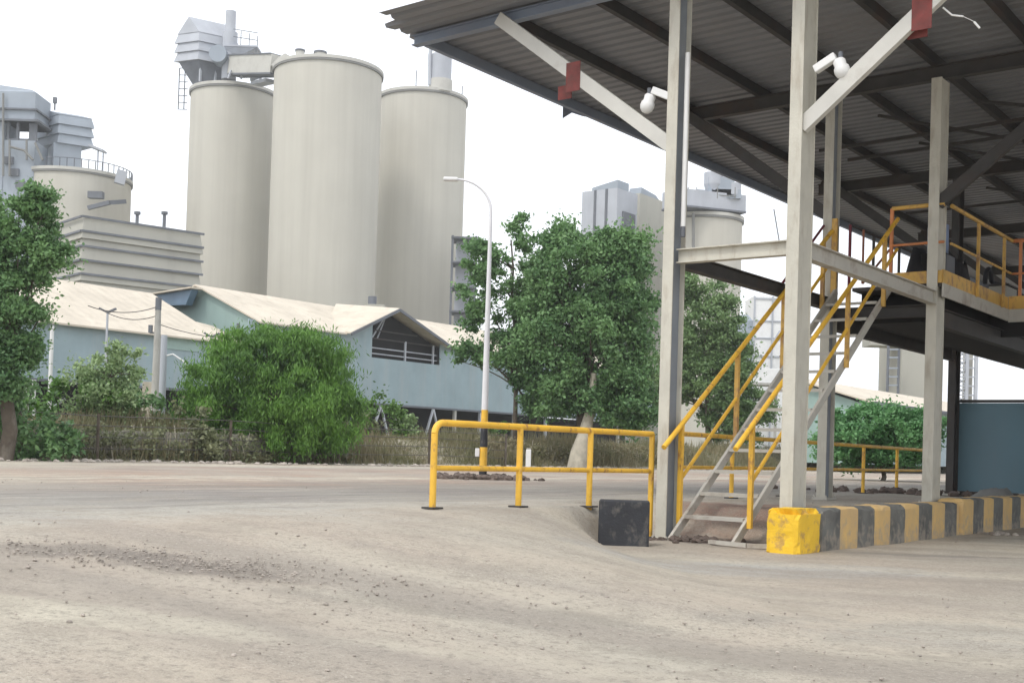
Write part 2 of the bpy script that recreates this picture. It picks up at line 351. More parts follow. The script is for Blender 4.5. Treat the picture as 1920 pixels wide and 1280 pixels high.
def raw_mesh(name, co, faces4, m, parent=None, o0=None):
    me = bpy.data.meshes.new(name); n = len(co); nf = len(faces4)
    if o0 is None: o0 = np.array(ORI[parent.name]) if parent is not None else np.zeros(3)
    co = co - np.array(o0)
    me.vertices.add(n); me.vertices.foreach_set('co', co.astype(np.float32).ravel())
    me.loops.add(nf * 4); me.loops.foreach_set('vertex_index', faces4.astype(np.int32).ravel())
    me.polygons.add(nf); me.polygons.foreach_set('loop_start', np.arange(0, nf * 4, 4, dtype=np.int32))
    me.update(calc_edges=True); me.materials.append(m)
    o = bpy.data.objects.new(name, me); COL.objects.link(o)
    if parent is not None: o.parent = parent
    else: o.location = o0
    ORI[o.name] = tuple(o0); return o
def leaf_quads(centres, size, rs, droop=0.0, aspect=.55):
    n = len(centres)
    d = rs.normal(size=(n, 3)); d[:, 2] = d[:, 2] * (1 - droop) - droop * 2.2
    d /= np.linalg.norm(d, axis=1)[:, None]
    q = rs.normal(size=(n, 3)); b = np.cross(d, q); b /= np.linalg.norm(b, axis=1)[:, None]
    s = size * rs.uniform(.6, 1.35, size=(n, 1))
    a = d * s; b = b * s * aspect
    co = np.stack([centres - a * .5, centres + b * .5, centres + a * .5, centres - b * .5], axis=1).reshape(-1, 3)
    return co, np.arange(n * 4).reshape(-1, 4)
def foliage(name, m, parent, clusters, per, size, seed, droop=0.0, aspect=.55):
    rs = np.random.RandomState(seed); pts = []
    for c, r in clusters:
        k = max(6, int(per * rs.uniform(.6, 1.4)))
        d = rs.normal(size=(k, 3)); d /= np.linalg.norm(d, axis=1)[:, None]
        pts.append(np.array(c) + d * np.array(r) * (np.abs(rs.normal(0, .62, size=(k, 1))) + .12))
    pts = np.concatenate(pts); co, fa = leaf_quads(pts, size, rs, droop, aspect)
    return raw_mesh(name, co, fa, m, parent)
def crown(c, R, n, rsub, seed, shell=.5, zmin=-1):
    rs = np.random.RandomState(seed); out = []
    while len(out) < n:
        d = rs.normal(size=3); d /= np.linalg.norm(d); q = rs.uniform(0, 1) ** shell
        if d[2] < zmin: continue
        p = np.array(c) + d * np.array(R) * q
        s = rsub * rs.uniform(.55, 1.35); out.append((p, (s, s, s * rs.uniform(.5, .9))))
    return out
def limbs(mb, base, top, r0, clusters, k, seed, rl=.06):
    rng = random.Random(seed); base = V(base); top = V(top)
    n = 7; pts = [base.lerp(top, i / n) + V((rng.uniform(-1, 1), rng.uniform(-1, 1), 0)) * r0 * .8 * (i > 0) for i in range(n + 1)]
    mb.tube(pts, r0, 10, True, r0 * .3)
    for c, r in rng.sample(clusters, min(k, len(clusters))):
        c = V(c); t = rng.uniform(.35, .95); s = pts[int(t * n)]
        if c.z < s.z: s = pts[int(.35 * n)]
        mid = s.lerp(c, .5) + V((rng.uniform(-.3, .3), rng.uniform(-.3, .3), rng.uniform(-.1, .4))) * (c - s).length * .35
        mb.tube([s, s.lerp(mid, .5) + V((0, 0, .05)), mid, c], rl, 6, False, rl * .25)
# ---------------------------------------------------------------- ground
def axis(lo, hi, clo, chi, near, grow, start=0):
    a = list(np.arange(clo, chi, near)); s = near; x = clo; L = []
    while x > lo: s *= grow; x -= s; L.append(x)
    s = near; x = a[-1]; R = []
    while x < hi: s *= grow; x += s; R.append(x)
    return L[::-1] + a + R
xs = axis(-650, 650, -6, 14, .11, 1.06); ys = axis(-60, 680, 5, 24, .11, 1.035)
co = []
for y in ys:
    for x in xs:
        n = noise.noise(V((x * .9, y * .9, 0))) * .012 + noise.noise(V((x * 4, y * 4, 3))) * .006 + noise.noise(V((x * .2, y * .2, 7))) * .018
        co.append((x, y, gz(x, y) + n))
nx = len(xs); ii = np.arange((len(ys) - 1) * (nx - 1)); r = ii // (nx - 1); c = ii % (nx - 1); i0 = r * nx + c
g = raw_mesh('ground', np.array(co), np.stack([i0, i0 + 1, i0 + nx + 1, i0 + nx], axis=1), M['ground'], None, (0, 0, 0))
g.data.polygons.foreach_set('use_smooth', [True] * len(g.data.polygons)); tag(g, kind='structure')
def stones(name, spots, m, label, cat, seed, kind='stuff'):
    rng = random.Random(seed); b = MB()
    for x, y, r in spots: b.lump((x, y, gz(x, y) + r * .15), r, rng, .6, 6, 4)
    return tag(b.build(name, m), label, cat, kind=kind)
rng = random.Random(5); sp = []
for i in range(1300):
    x, y = rng.gauss(-2.2, .75), rng.gauss(7.9, .26); sp.append((x, y, .003 + .011 * rng.random() ** 3))
for i in range(1500):
    y = 5.5 + 14 * rng.random() ** 1.5; x = rng.uniform(-.45, .45) * y; sp.append((x, y, .003 + .014 * rng.random() ** 9))
for i in range(240):
    x, y = rng.gauss(.6, 1.6), rng.gauss(7.2, 1.0); sp.append((x, y, rng.uniform(.004, .011)))
stones('gravel', sp, M['stone'], 'loose grey and brown gravel scattered over the dusty yard', 'gravel', 6)
sp = []
for i in range(700):
    p = W(rng.uniform(-25, 75), 24.6 + rng.gauss(0, .35)); sp.append((p.x, p.y, rng.uniform(.03, .14)))
stones('rubble', sp, M['stone'], 'line of pale broken rubble along the far edge of the dirt road', 'rubble', 7)
# ---------------------------------------------------------------- the canopy
can = thing('steel_canopy', 'large open steel canopy with corrugated roof on tall grey columns', 'canopy', W(0, 0))
RZ = 7.72
def rz(v): return RZ + (4 - v) * .012
def sheet():
    b = MB(); u = -1.05; prof = []; per = .27
    while u < 36:
        prof += [(u, 0), (u + per * .55, 0), (u + per * .68, .05), (u + per * .87, .05)]; u += per
    rng = random.Random(3); va = -13.8; rowA = []; rowB = []  # roof carried on out of view to darken the canopy underside
    for i, (u, h) in enumerate(prof):
        if i % 16 == 0: j = rng.uniform(-.07, .07)
        ve = (6.42 if u < -.55 else 6.75) + j * (u > -.5) + .02 * math.sin(u * 9)
        rowA.append(W(u, va, rz(va) + h)); rowB.append(W(u, ve, rz(ve) + h))
    n = len(prof); b.add(rowA + rowB, [(i, i + 1, n + i + 1, n + i) for i in range(n - 1)])
    o = b.build('roof_sheet', M['sheet'], can); s = o.modifiers.new('thick', 'SOLIDIFY'); s.thickness = .004; s.offset = 1
sheet()
PUR = [6.45, 4.75, 3.2, 1.62, .1, -1.4, -2.9, -4.4, -5.9, -7.5, -9, -10.5, -12, -13.4]
for v in PUR:
    b = MB(); b.bar(W(.1, v, rz(v) - .095), W(35.8, v, rz(v) - .095), .09, .17)
    b.build('purlin', M['bluesteel'] if v > 6 else M['purlin'], can)
RU = [0, 5.4, 12.4, 19.4, 26.4, 33.4]
for u in RU:
    hh_ = .16 if u == 0 else .24; vo = 6.62 if u == 0 else 5.0; dz_ = .10 if u == 0 else .305
    b = MB(); b.ibeam(W(u, vo, rz(vo) - dz_), W(u, -13.6, rz(-13.6) - dz_), .14, hh_)
    b.build('rafter', M['bluesteel'] if u == 0 else M['darksteel'], can)
def column(u, v, a, d, z0, z1, m, web=True):
    b = MB(); t = .02
    for k in (-1, 1): b.uvb(u + k * (d / 2) - (t if k > 0 else 0), u + k * (d / 2) + (t if k < 0 else 0), v - a / 2, v + a / 2, z0, z1)
    wm = None
    if web: wm = MB(); wm.uvb(u - d / 2 + t, u + d / 2 - t, v - .012, v + .012, z0, z1)
    else: b.uvb(u - d / 2 + t, u + d / 2 - t, v - a / 2 + .012, v + a / 2 - .012, z0, z1)
    o = b.build('column', m, can, .004)
    if wm: wm.build('web', M['shadeweb'] if m == M['post'] else m, o)
    p = MB(); p.uvb(u - d / 2 - .05, u + d / 2 + .05, v - a / 2 - .05, v + a / 2 + .05, z0 - .02, z0 + .022)
    for i in (-1, 1):
        for j in (-1, 1): p.cyl(W(u + i * (d / 2 + .02), v + j * (a / 2 + .025)), .014, z0 + .022, z0 + .06, 6)
    p.build('base_plate', M['beam'], o); return o
ZT = 7.23
u_ = 0
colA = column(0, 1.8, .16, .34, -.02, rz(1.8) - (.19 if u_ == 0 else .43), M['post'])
column(0, 0, .17, .42, -.02, rz(0) - (.19 if u_ == 0 else .43), M['post'], False)
u_ = 5
column(5.4, 0, .17, .40, .47, rz(0) - (.19 if u_ == 0 else .43), M['post'], False)
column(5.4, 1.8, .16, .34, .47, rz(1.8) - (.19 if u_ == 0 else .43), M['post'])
for u in RU[2:5]:
    column(u, 1.8, .16, .34, .47, rz(1.8) - (.19 if u_ == 0 else .43), M['darksteel'])
    column(u, 0, .17, .40, .47, rz(0) - (.19 if u_ == 0 else .43), M['post'])
column(0 + 5.4, -9 + 3.2, .17, .40, 0, rz(-5.8) - .43, M['post'])
c = MB(); c.tube([W(-.03, 1.66, 4.2), W(-.03, 1.66, 6.55)], .035, 10); c.build('conduit', M['white'], colA)
c = MB(); c.tube([W(-.03, 1.66, 4.06), W(-.03, 1.66, 4.2)], .032, 10); c.build('conduit_end', M['plantdark'], colA)
for u in RU[:5]:
    for v, sg in ((1.8, 1), (0, -1)):
        m = M['brace'] if u == 0 else M['darksteel']  # rear braces take dark steel to paint in the canopy shadow
        a = .09
        p0 = W(u - .11, v + sg * .04, 5.30); p1 = W(u - .11, v + sg * 3.04, rz(v + 3 * sg) - .12)
        b = MB(); b.bar(p0, p1, .10, .19, Z); o = b.build('brace', m, can, .004)
        if u == 0:
            q = p0.lerp(p1, .53 if sg > 0 else .50); g_ = MB(); g_.bx(q + U * -.056 + Z * -.04, .008, .24, .42, U, VV); g_.bx(q + U * .07 + VV * sg * .22 * (1 if sg > 0 else -.4) + Z * -.2, .008, .24, .2, U, VV)
            g_.build('gusset_plate', M['redplate'], o)
# horizontal beams at platform height
b = MB(); b.ibeam(W(-.02, .09, 3.80), W(-.02, 1.72, 3.80), .14, .19); b.build('tie_beam', M['post'], can)
b = MB(); b.ibeam(W(.22, -.02, 3.78), W(5.2, -.02, 3.78), .14, .22); b.build('tie_beam', M['beam'], can)
b = MB(); b.ibeam(W(.18, 1.8, 3.78), W(5.22, 1.8, 3.78), .14, .20); b.build('tie_beam', M['darksteel'], can)
b = MB(); b.ibeam(W(5.4, .09, 3.6), W(5.4, 1.72, 3.6), .14, .20); b.build('tie_beam', M['darksteel'], can)
for u in (12.4,):
    for v in (0, 1.8):
        b = MB(); b.ibeam(W(5.62, v, 3.5), W(12.18, v, 3.5), .14, .3); b.build('tie_beam', M['darksteel'], can)
# thin diagonal tie rods near the rear column, one of them maroon
b = MB(); b.tube([W(3.6, 1.86, 3.9), W(5.22, 1.86, 5.1)], .022, 8); b.build('tie_rod', M['maroon'], can)
b = MB(); b.tube([W(3.6, 1.86, 2.75), W(5.22, 1.86, 3.6)], .012, 6); b.build('tie_rod', M['darksteel'], can)
b = MB(); b.bar(W(5.2, 1.65, 3.9), W(5.2, 1.65, 5.2), .09, .05, U); b.build('stub_post', M['yellow_worn'], can)
# secondary trusses under the roof, far bays
for u, v0, v1 in ((8.6, 3.4, -1.2), (9.6, 3.2, -1.4), (15.5, 4, -3)):
    b = MB(); b.bar(W(u, v0, RZ - .42), W(u, v1, RZ - .30), .05, .06)
    b.build('purlin_tie', M['darksteel'], can)
for k, (a_, b_) in enumerate(((1.8, 0), (0, -3.0))):
    for u in (7.5, 9.8, 14.5):
        b = MB(); b.bar(W(u, a_, RZ - .2), W(u + 3.2, b_, RZ - .2), .05, .05); b.build('roof_bracing', M['darksteel'], can)
# torn flap hanging from the eave
b = MB(); b.prism([W(4.35, 6.72, 7.72), W(5.6, 6.72, 7.72), W(5.1, 6.74, 7.62), W(4.7, 6.75, 7.6), W(4.40, 6.75, 7.42)], VV * .006); b.build('torn_flashing', M['bluesteel'], can)
# ---------------------------------------------------------------- dome cameras on the columns
def domecam(c, side, label):
    t = thing('security_camera', label, 'camera', c, 'dome cameras on the canopy columns')
    b = MB(); b.bar(c, c + side * .27 + Z * .13, .10, .10); b.build('bracket', M['white'], t, .012)
    e = c + side * .33 + Z * .01
    b = MB(); n = 14; vs = []; prof = [(0, .08), (.06, .076), (.08, .05), (.076, -.015), (.095, -.04), (.10, -.09), (.085, -.14), (.045, -.18), (.0, -.19)]
    ax = (Z * -1 + side * .35).normalized(); a1 = ax.cross(U).normalized(); a2 = ax.cross(a1)
    for r, h in prof:
        for k in range(n): vs.append(e - ax * (h) * 1.0 + (a1 * math.cos(2 * math.pi * k / n) + a2 * math.sin(2 * math.pi * k / n)) * max(r, .001))
    b.add(vs, [(i * n + k, i * n + (k + 1) % n, (i + 1) * n + (k + 1) % n, (i + 1) * n + k) for i in range(len(prof) - 1) for k in range(n)], True)
    b.build('housing', M['white'], t)
    b = MB(); b.cyl(e, .03, e.z - .02 + .0, e.z + .16, 10); b.build('hanger', M['plantdark'], t)
domecam(W(-.12, 1.86, 5.96), VV, 'white dome camera on the outer side of the left front column')
domecam(W(-.12, -.2, 5.99), -VV, 'white dome camera behind the brace of the right front column')
# hanging cable scraps beside the right red plate
b = MB(); b.tube([W(-.05, -1.75, 6.50), W(-.02, -1.85, 6.40), W(-.02, -1.98, 6.36)], .012, 6); b.tube([W(.0, -2.1, 6.28), W(.02, -2.16, 6.2)], .014, 6)
b.tube([W(-.02, -1.98, 6.36), W(0, -2.12, 6.27)], .004, 5)
tag(b.build('loose_cable', M['white']), 'short white cable end dangling beside the right red plate', 'cable')
# ---------------------------------------------------------------- staircase
st = thing('steel_staircase', 'steep yellow and grey open steel staircase climbing to the platform', 'staircase', W(-.2, 1.2))
VL, VR = 1.62, .70; U0, U1 = -.22, 5.25; ZL = 4.0
def sz(u): return (u - U0) / (U1 - U0) * ZL
for v in (VL, VR):
    b = MB(); b.bar(W(U0, v, -.02), W(U1, v, ZL - .02), .045, .12, Z); b.build('stringer', M['beam'], st, .004)
NT = 12
for i in range(1, NT + 1):
    u = U0 + (U1 - U0) * i / (NT + 1.0); b = MB(); b.uvb(u - .10, u + .12, VR + .03, VL - .03, sz(u), sz(u) + .016)
    b.uvb(u - .10, u - .085, VR + .03, VL - .03, sz(u) - .03, sz(u) - .001)
    b.build('tread', M['beam'], st)
for v in (VL, VR):
    out = v + (.06 if v > 1 else -.06); hh = 1.05
    us = [.12, 1.75, 3.3, 4.8]; hr = lambda u: 1.31 - .26 * (u - U0) / (U1 - U0)
    for u in us:
        b = MB(); b.bar(W(u, out, sz(u) - .05), W(u, out, sz(u) + hr(u)), .06, .06, U); b.build('baluster', M['yellow'] if u < 1 else M['yellow_worn'], st)
    ue = U1 + .12 if v < 1 else U1 - .1
    b = MB(); b.tube([W(-.35, out, sz(-.35) + hr(-.35)), W(ue, out, sz(ue) + hr(ue))], .036, 12); b.build('handrail', M['yellow'], st)
    b = MB(); b.tube([W(.12, out, sz(.12) + hh * .52), W(ue, out, sz(ue) + hh * .52)], .027, 10); b.build('mid_rail', M['yellow'], st)
# steel frame lying at the foot of the stairs
b = MB(); b.bar(W(-.55, .35, .03), W(-.35, -.05, .03), .05, .05); b.bar(W(-.40, .95, .03), W(-.55, .35, .03), .05, .05)
tag(b.build('channel_frame', M['beam']), 'bent pale steel channel on the ground at the foot of the stairs', 'steel channel')
# ---------------------------------------------------------------- platform
pf = thing('access_platform', 'raised steel access platform with yellow toe board and dark underside', 'platform', W(7, .6, .5))
ZP = 4.02
b = MB(); b.uvb(5.27, 12.1, -.12, 1.35, ZP - .06, ZP); b.build('deck', M['darksteel'], pf)
b = MB(); b.uvb(9.15, 12.1, -5.5, -.122, ZP - .06, ZP); b.build('deck', M['darksteel'], pf)
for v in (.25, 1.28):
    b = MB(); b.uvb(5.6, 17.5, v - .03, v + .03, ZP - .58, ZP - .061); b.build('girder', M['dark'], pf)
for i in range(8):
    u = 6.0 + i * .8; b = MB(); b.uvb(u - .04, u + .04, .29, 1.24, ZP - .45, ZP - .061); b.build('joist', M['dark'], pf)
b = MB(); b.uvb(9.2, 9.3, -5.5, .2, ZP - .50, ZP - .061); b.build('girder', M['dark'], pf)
b = MB(); b.uvb(5.6, 17.4, .285, 1.24, ZP - .575, ZP - .455); b.build('underside_shade_slab', M['dark'], pf)  # added near-black slab that fills the underside with painted shade
def board(u0, v0, u1, v1, z0, z1, m, nm='toe_board'):
    b = MB(); b.bar(W(u0, v0, (z0 + z1) / 2), W(u1, v1, (z0 + z1) / 2), .03, z1 - z0); return b.build(nm, m, pf)
board(5.25, .66, 5.25, -.14, ZP + .002, ZP + .20, M['yellow_worn'])
board(5.28, -.14, 9.1, -.14, ZP + .0, ZP + .22, M['yellow_worn'])
board(5.28, -.15, 9.1, -.15, ZP - .22, ZP - .002, M['beam'], 'edge_beam')
board(9.12, -.16, 9.12, -5.4, ZP + .0, ZP + .24, M['yellow_worn'])
board(9.12, -.16, 9.12, -5.4, ZP - .24, ZP - .002, M['beam'], 'edge_beam')
HR = 1.27
def rail(pts, z, r, m, nm):
    b = MB(); b.tube([W(u, v, z) for u, v in pts], r, 10); b.build(nm, m, pf)
rail([(5.27, .70), (5.27, -.16)], ZP + HR, .035, M['yellow_worn'], 'top_rail'); rail([(5.27, .70), (5.27, -.16)], ZP + .66, .022, M['orange'], 'mid_rail')
rail([(5.5, -.2), (9.1, -.2)], ZP + HR, .035, M['yellow_worn'], 'top_rail'); rail([(5.5, -.2), (9.1, -.2)], ZP + .66, .022, M['yellow_worn'], 'mid_rail')
rail([(9.14, -.2), (9.14, -5.4)], ZP + HR, .035, M['orange'], 'top_rail'); rail([(9.14, -.2), (9.14, -5.4)], ZP + .66, .022, M['orange'], 'mid_rail')
rail([(5.3, 1.42), (12, 1.42)], ZP + HR - .2, .022, M['darksteel'], 'top_rail'); rail([(5.3, 1.42), (12, 1.42)], ZP + .5, .018, M['darksteel'], 'mid_rail')
for u, v, m in ((5.27, .70, 'orange'), (7.0, -.2, 'yellow_worn'), (8.6, -.2, 'yellow_worn'), (9.14, -.35, 'orange'), (9.14, -1.6, 'orange'), (9.14, -3, 'orange')):
    b = MB(); b.bar(W(u, v, ZP - .02), W(u, v, ZP + HR), .05, .05, U); b.build('rail_post', M[m], pf)
for u in (5.3, 6.4, 7.7, 9.0, 10.5, 12):
    b = MB(); b.bar(W(u, 1.42, ZP - .2), W(u, 1.42, ZP + HR - .2), .04, .04, U); b.build('rail_post', M['darksteel' if u > 5.5 else 'maroon'], pf)
# red diagonal at the head of the stairs
b = MB(); b.tube([W(5.2, 1.15, ZP + .05), W(5.26, .72, ZP + .60)], .02, 8); b.tube([W(5.2, 1.15, ZP + .05), W(5.2, 1.15, ZP + .95)], .02, 8); b.build('corner_strut', M['rust'], pf)
# goods on the platform
rng = random.Random(8)
def heap(c, sx, sy, h, label, nm='tarpaulin_heap', seed=1, m='tarp'):
    b = MB(); n, k = 14, 14; vs = []
    for i in range(n):
        for j in range(k):
            a, bb = i / (n - 1) * 2 - 1, j / (k - 1) * 2 - 1; q = max(0, 1 - (abs(a) ** 2.6 + abs(bb) ** 2.6) ** .6)
            z = h * min(1, q * 1.9) * (.72 + .5 * noise.noise(V((a * 1.6 + seed, bb * 1.6, seed)))) + .03 * noise.noise(V((a * 6, bb * 6, seed))) * (q > 0)
            vs.append(V(c) + U * a * sx / 2 + VV * bb * sy / 2 + Z * (max(0, z)))
    fs = [(i * k + j, i * k + j + 1, (i + 1) * k + j + 1, (i + 1) * k + j) for i in range(n - 1) for j in range(k - 1)]
    b.add(vs, fs, True); return tag(b.build(nm, M[m]), label, 'tarpaulin')
heap(W(6.5, .45, ZP), 1.7, .8, .78, 'dark covered heap on the platform behind its orange corner rail', seed=2)
heap(W(7.6, .45, ZP), .9, .75, .95, 'dark covered heap on the platform just right of the tall column', seed=5)
t = thing('storage_bin', 'plain beige steel bin standing on the platform deck', 'bin', W(9.9, .2, ZP))
b = MB(); b.uvb(9.6, 10.3, .0, .6, ZP + .002, ZP + .52); b.build('bin_body', M['louvre'], t, .02)
b = MB(); b.uvb(9.57, 10.33, -.03, .63, ZP + .521, ZP + .555); b.build('lid', M['darksteel'], t, .01)
t = thing('loading_arm', 'dark curved hose arm on the platform beside the beige bin', 'loading arm', W(9.2, .3, ZP))
b = MB(); b.cyl(W(9.2, .3), .16, ZP + .002, ZP + .14, 14, .10); b.cyl(W(9.2, .3), .07, ZP + .141, ZP + .5, 12); b.build('pedestal', M['plantdark'], t)
b = MB(); pts = [W(9.2, .3, ZP + .5)] + [W(9.2 + .22 * (1 - math.cos(a)), .3, ZP + .5 + .32 * math.sin(a)) for a in [i * math.pi / 8 for i in range(1, 8)]] + [W(9.75, .3, ZP + .6), W(10.6, .2, ZP + .62)]
b.tube(pts, .045, 10); b.build('hose', M['tarp'], t)
t = thing('plastic_drum', 'pale blue plastic drum on the platform beside the tall column', 'drum', W(6.0, -.02, ZP + .6))
b = MB(); b.cyl(W(6.15, .22), .17, ZP + .62, ZP + 1.1, 18); b.build('drum_body', M['blueplastic'], t); b = MB(); b.cyl(W(6.15, .22), .12, ZP + 1.101, ZP + 1.15, 14, .05); b.build('cap', M['blueplastic'], t)
t = thing('steel_cabinet', 'dark steel cabinet carrying the blue drum on the platform', 'cabinet', W(6.1, .2, ZP))
b = MB(); b.uvb(5.9, 6.4, .02, .42, ZP + .002, ZP + .60); b.build('cabinet_body', M['dark'], t, .01)
b = MB(); b.uvb(5.93, 6.37, .0, .018, ZP + .03, ZP + .57); b.build('door', M['plantdark'], t)
# ---------------------------------------------------------------- blocks and kerbs
def rough_block(name, u0, u1, v0, v1, z0, z1, m, label, cat, seed, chip=0.0, n=12, group=None):
    b = MB(); rs = random.Random(seed)
    import bmesh
    bm = bmesh.new(); nu = max(2, int((u1 - u0) / .06)); nv = max(2, int((v1 - v0) / .06)); nz = max(2, int((z1 - z0) / .06))
    def pt(i, j, k):
        u = u0 + (u1 - u0) * i / nu; v = v0 + (v1 - v0) * j / nv; z = z0 + (z1 - z0) * k / nz
        e = sum((i in (0, nu), j in (0, nv), k == nz))
        nn = noise.noise(V((u * 3 + seed, v * 3, z * 3))) * .012 + noise.noise(V((u * 9, v * 9 + seed, z * 9))) * .008
        q = V((u - (u0 + u1) / 2, v - (v0 + v1) / 2, 0)); q = q.normalized() if q.length > 0 else q
        s = nn - (.02 * (e - 1) if e > 1 else 0)
        if chip and e >= 2: s -= chip * max(0, noise.noise(V((u * 4, v * 4, z * 5 + seed))) - .0)
        zz = z + (s if k == nz else 0)
        return W(u + q.x * s, v + q.y * s, zz)
    cache = {}
    def vid(i, j, k):
        if (i, j, k) not in cache: cache[(i, j, k)] = len(b.v); b.v.append(pt(i, j, k))
        return cache[(i, j, k)]
    def quad(a, c, d, e): b.f.append((vid(*a), vid(*c), vid(*d), vid(*e))); b.sm.append(False)
    for i in range(nu):
        for k in range(nz):
            quad((i, 0, k), (i + 1, 0, k), (i + 1, 0, k + 1), (i, 0, k + 1)); quad((i + 1, nv, k), (i, nv, k), (i, nv, k + 1), (i + 1, nv, k + 1))
        for j in range(nv): quad((i, j, nz), (i + 1, j, nz), (i + 1, j + 1, nz), (i, j + 1, nz))
    for j in range(nv):
        for k in range(nz):
            quad((0, j + 1, k), (0, j, k), (0, j, k + 1), (0, j + 1, k + 1)); quad((nu, j, k), (nu, j + 1, k), (nu, j + 1, k + 1), (nu, j, k + 1))
    return tag(b.build(name, m), label, cat, group)
rough_block('concrete_block', -1.0, -.30, -.52, -.10, -.05, .53, M['yblock'], 'bright yellow chipped concrete block at the front corner of the striped kerb', 'concrete block', 3, .28)
rough_block('striped_kerb', -.27, 5.28, -.50, -.12, -.05, .525, M['stripes'], 'black and yellow striped concrete kerb running from the yellow block', 'kerb', 4, .05, group='striped kerbs along the platform')
rough_block('striped_kerb', 5.32, 17, -.54, -.12, -.05, .57, M['stripes2'], 'farther, slightly higher black and yellow kerb reaching the right edge', 'kerb', 9, .05, group='striped kerbs along the platform')
bc = P(1172, 900, 15.15); dx = V((bc.x, bc.y, 0)).normalized(); sx = V((dx.y, -dx.x, 0))
b = MB(); b.bx(V((bc.x, bc.y, .26)), .62, .34, .58, sx, dx); bl = b.build('concrete_block', M['black'], None, .02)
tag(bl, 'black painted concrete block beside the foot of the left front column', 'concrete block')
# debris near the column foot and along the kerb
def pile(c, n, sx, sy, r0, r1, m, label, seed, cat='rubble pile'):
    rs = random.Random(seed); b = MB()
    for i in range(n):
        x, y = c[0] + rs.gauss(0, sx), c[1] + rs.gauss(0, sy); r = rs.uniform(r0, r1); b.lump((x, y, gz(x, y) + r * .25), r, rs, .65, 7, 5)
    return tag(b.build('rubble_pile', m), label, cat, kind='stuff')
pile(W(-.45, 1.75), 14, .1, .06, .015, .05, M['darkstone'], 'small dark stones between black block and left column foot', 1)
pile(W(5.9, -.75), 16, .35, .10, .03, .07, M['stone'], 'grey rubble lying against the middle of the striped kerb', 2)
pile(P(905, 900, 28.0), 60, .62, .3, .05, .17, M['darkstone'], 'brown rubble heap around the base of the lamp post', 3)
pile(PV(1640, 912, 3.3), 60, 1.3, .6, .05, .16, M['darkstone'], 'dark rubble lying below the far yellow fence', 4)
pile(W(-.1, 1.15, 0), 26, .22, .16, .03, .09, M['darkstone'], 'dark broken stones under the lowest stair tread', 11)
pc = W(11.2, .6); heap(V((pc.x, pc.y, .47)), 1.0, .8, .22, 'grey cloth heap behind the far striped kerb at right edge', 'cloth_heap', 7, 'plantrim')
# ---------------------------------------------------------------- yellow pipe fences
def pipe_fence(pts, zf, label, group, r=.038, h=.95, mid=.45, roundstart=True):
    t = thing('pipe_fence', label, 'fence', pts[0] + Z * zf(0), group)
    P0 = [p + Z * (zf(i)) for i, p in enumerate(pts)]
    top = [p + Z * h for p in P0]; top = [V((p.x, p.y, top[0].z)) for p in top]
    for i, p in enumerate(P0):
        zt = top[0].z - (.12 if (i == 0 and roundstart) else .0)
        b = MB(); b.tube([V((p.x, p.y, gz(p.x, p.y) - .05)), V((p.x, p.y, zt))], r, 14); fp = b.build('fence_post', M['yellow'], t)
        b = MB(); b.bx(V((p.x, p.y, gz(p.x, p.y) + .012)), .17, .17, .02, U); b.build('base_plate', M['darksteel'], fp)
    d = (top[1] - top[0]).normalized(); tp = top[:]
    if roundstart: tp = [top[0] - Z * .12] + [top[0] + d * .12 * (1 - math.cos(a)) - Z * .12 * (1 - math.sin(a)) for a in [i * math.pi / 10 for i in range(1, 6)]] + top[1:]
    b = MB(); b.tube(tp, r, 14); b.build('top_rail', M['yellow'], t)
    mz = top[0].z - (h - mid)
    b = MB(); b.tube([V((p.x, p.y, mz)) for p in top], r * .8, 12); b.build('mid_rail', M['yellow'], t)
    return t
pipe_fence([V((-.85, 13.5, 0)), V((.1, 14.5, 0)), V((1.0, 15.55, 0)), V((1.9, 16.6, 0))], lambda i: .45, 'nearer yellow pipe guard fence with rounded end left of the columns', 'yellow pipe fences')
pts = [W(u, 2.42 + .07 * u * .9, 0) for u in (1.4, 3.6, 5.9, 8.2, 10.6, 13.1, 15.6)]
pipe_fence(pts, lambda i: .45, 'farther yellow pipe fence seen behind the stairs and columns', 'yellow pipe fences', .036, 1.0, .5, False)
# ---------------------------------------------------------------- street lamp
LP = P(905, 899, 28.0); LP.z = gz(LP.x, LP.y)
lamp = thing('street_lamp', 'tall white street lamp with curved arm and black and yellow banded foot', 'street lamp', LP)
def lz(py): return P(905, py, 28.0).z
zt = lz(395); lean = V((0.0, 0, 0))
def pole_seg(z0, z1, m, nm):
    b = MB(); rr = lambda z: .092 - .055 * (z - LP.z) / (zt - LP.z)
    b.tube([LP + Z * (z0 - LP.z), LP + Z * (z1 - LP.z)], rr(z0), 16, True, rr(z1)); b.build(nm, m, lamp)
bands = [(LP.z - .1, lz(873), 'black'), (lz(873), lz(838), 'yellow'), (lz(838), lz(797), 'black'), (lz(797), lz(768), 'yellow')]
for a_, b_, m in bands: pole_seg(a_, b_, M[m], 'painted_band')
pole_seg(lz(768), zt, M['lampwhite'], 'pole')
tp = V((LP.x, LP.y, zt)); arm = [tp + V((-.78 * (1 - math.cos(a)), 0, .70 * math.sin(a))) for a in [i * math.pi / 2 / 10 for i in range(11)]]
b = MB(); b.tube(arm, .037, 10, True, .024); b.build('arm', M['lampwhite'], lamp)
b = MB(); e = arm[-1]; b.bx(e + V((-.16, 0, .0)), .34, .15, .085); b.build('lamp_head', M['white'], lamp, .03)
b = MB(); b.bx(V((LP.x - .14, LP.y, lz(848))), .10, .12, .19); b.bar(V((LP.x - .1, LP.y, lz(848))), V((LP.x - .05, LP.y, lz(848))), .04, .04); b.build('meter_box', M['white'], lamp, .01)
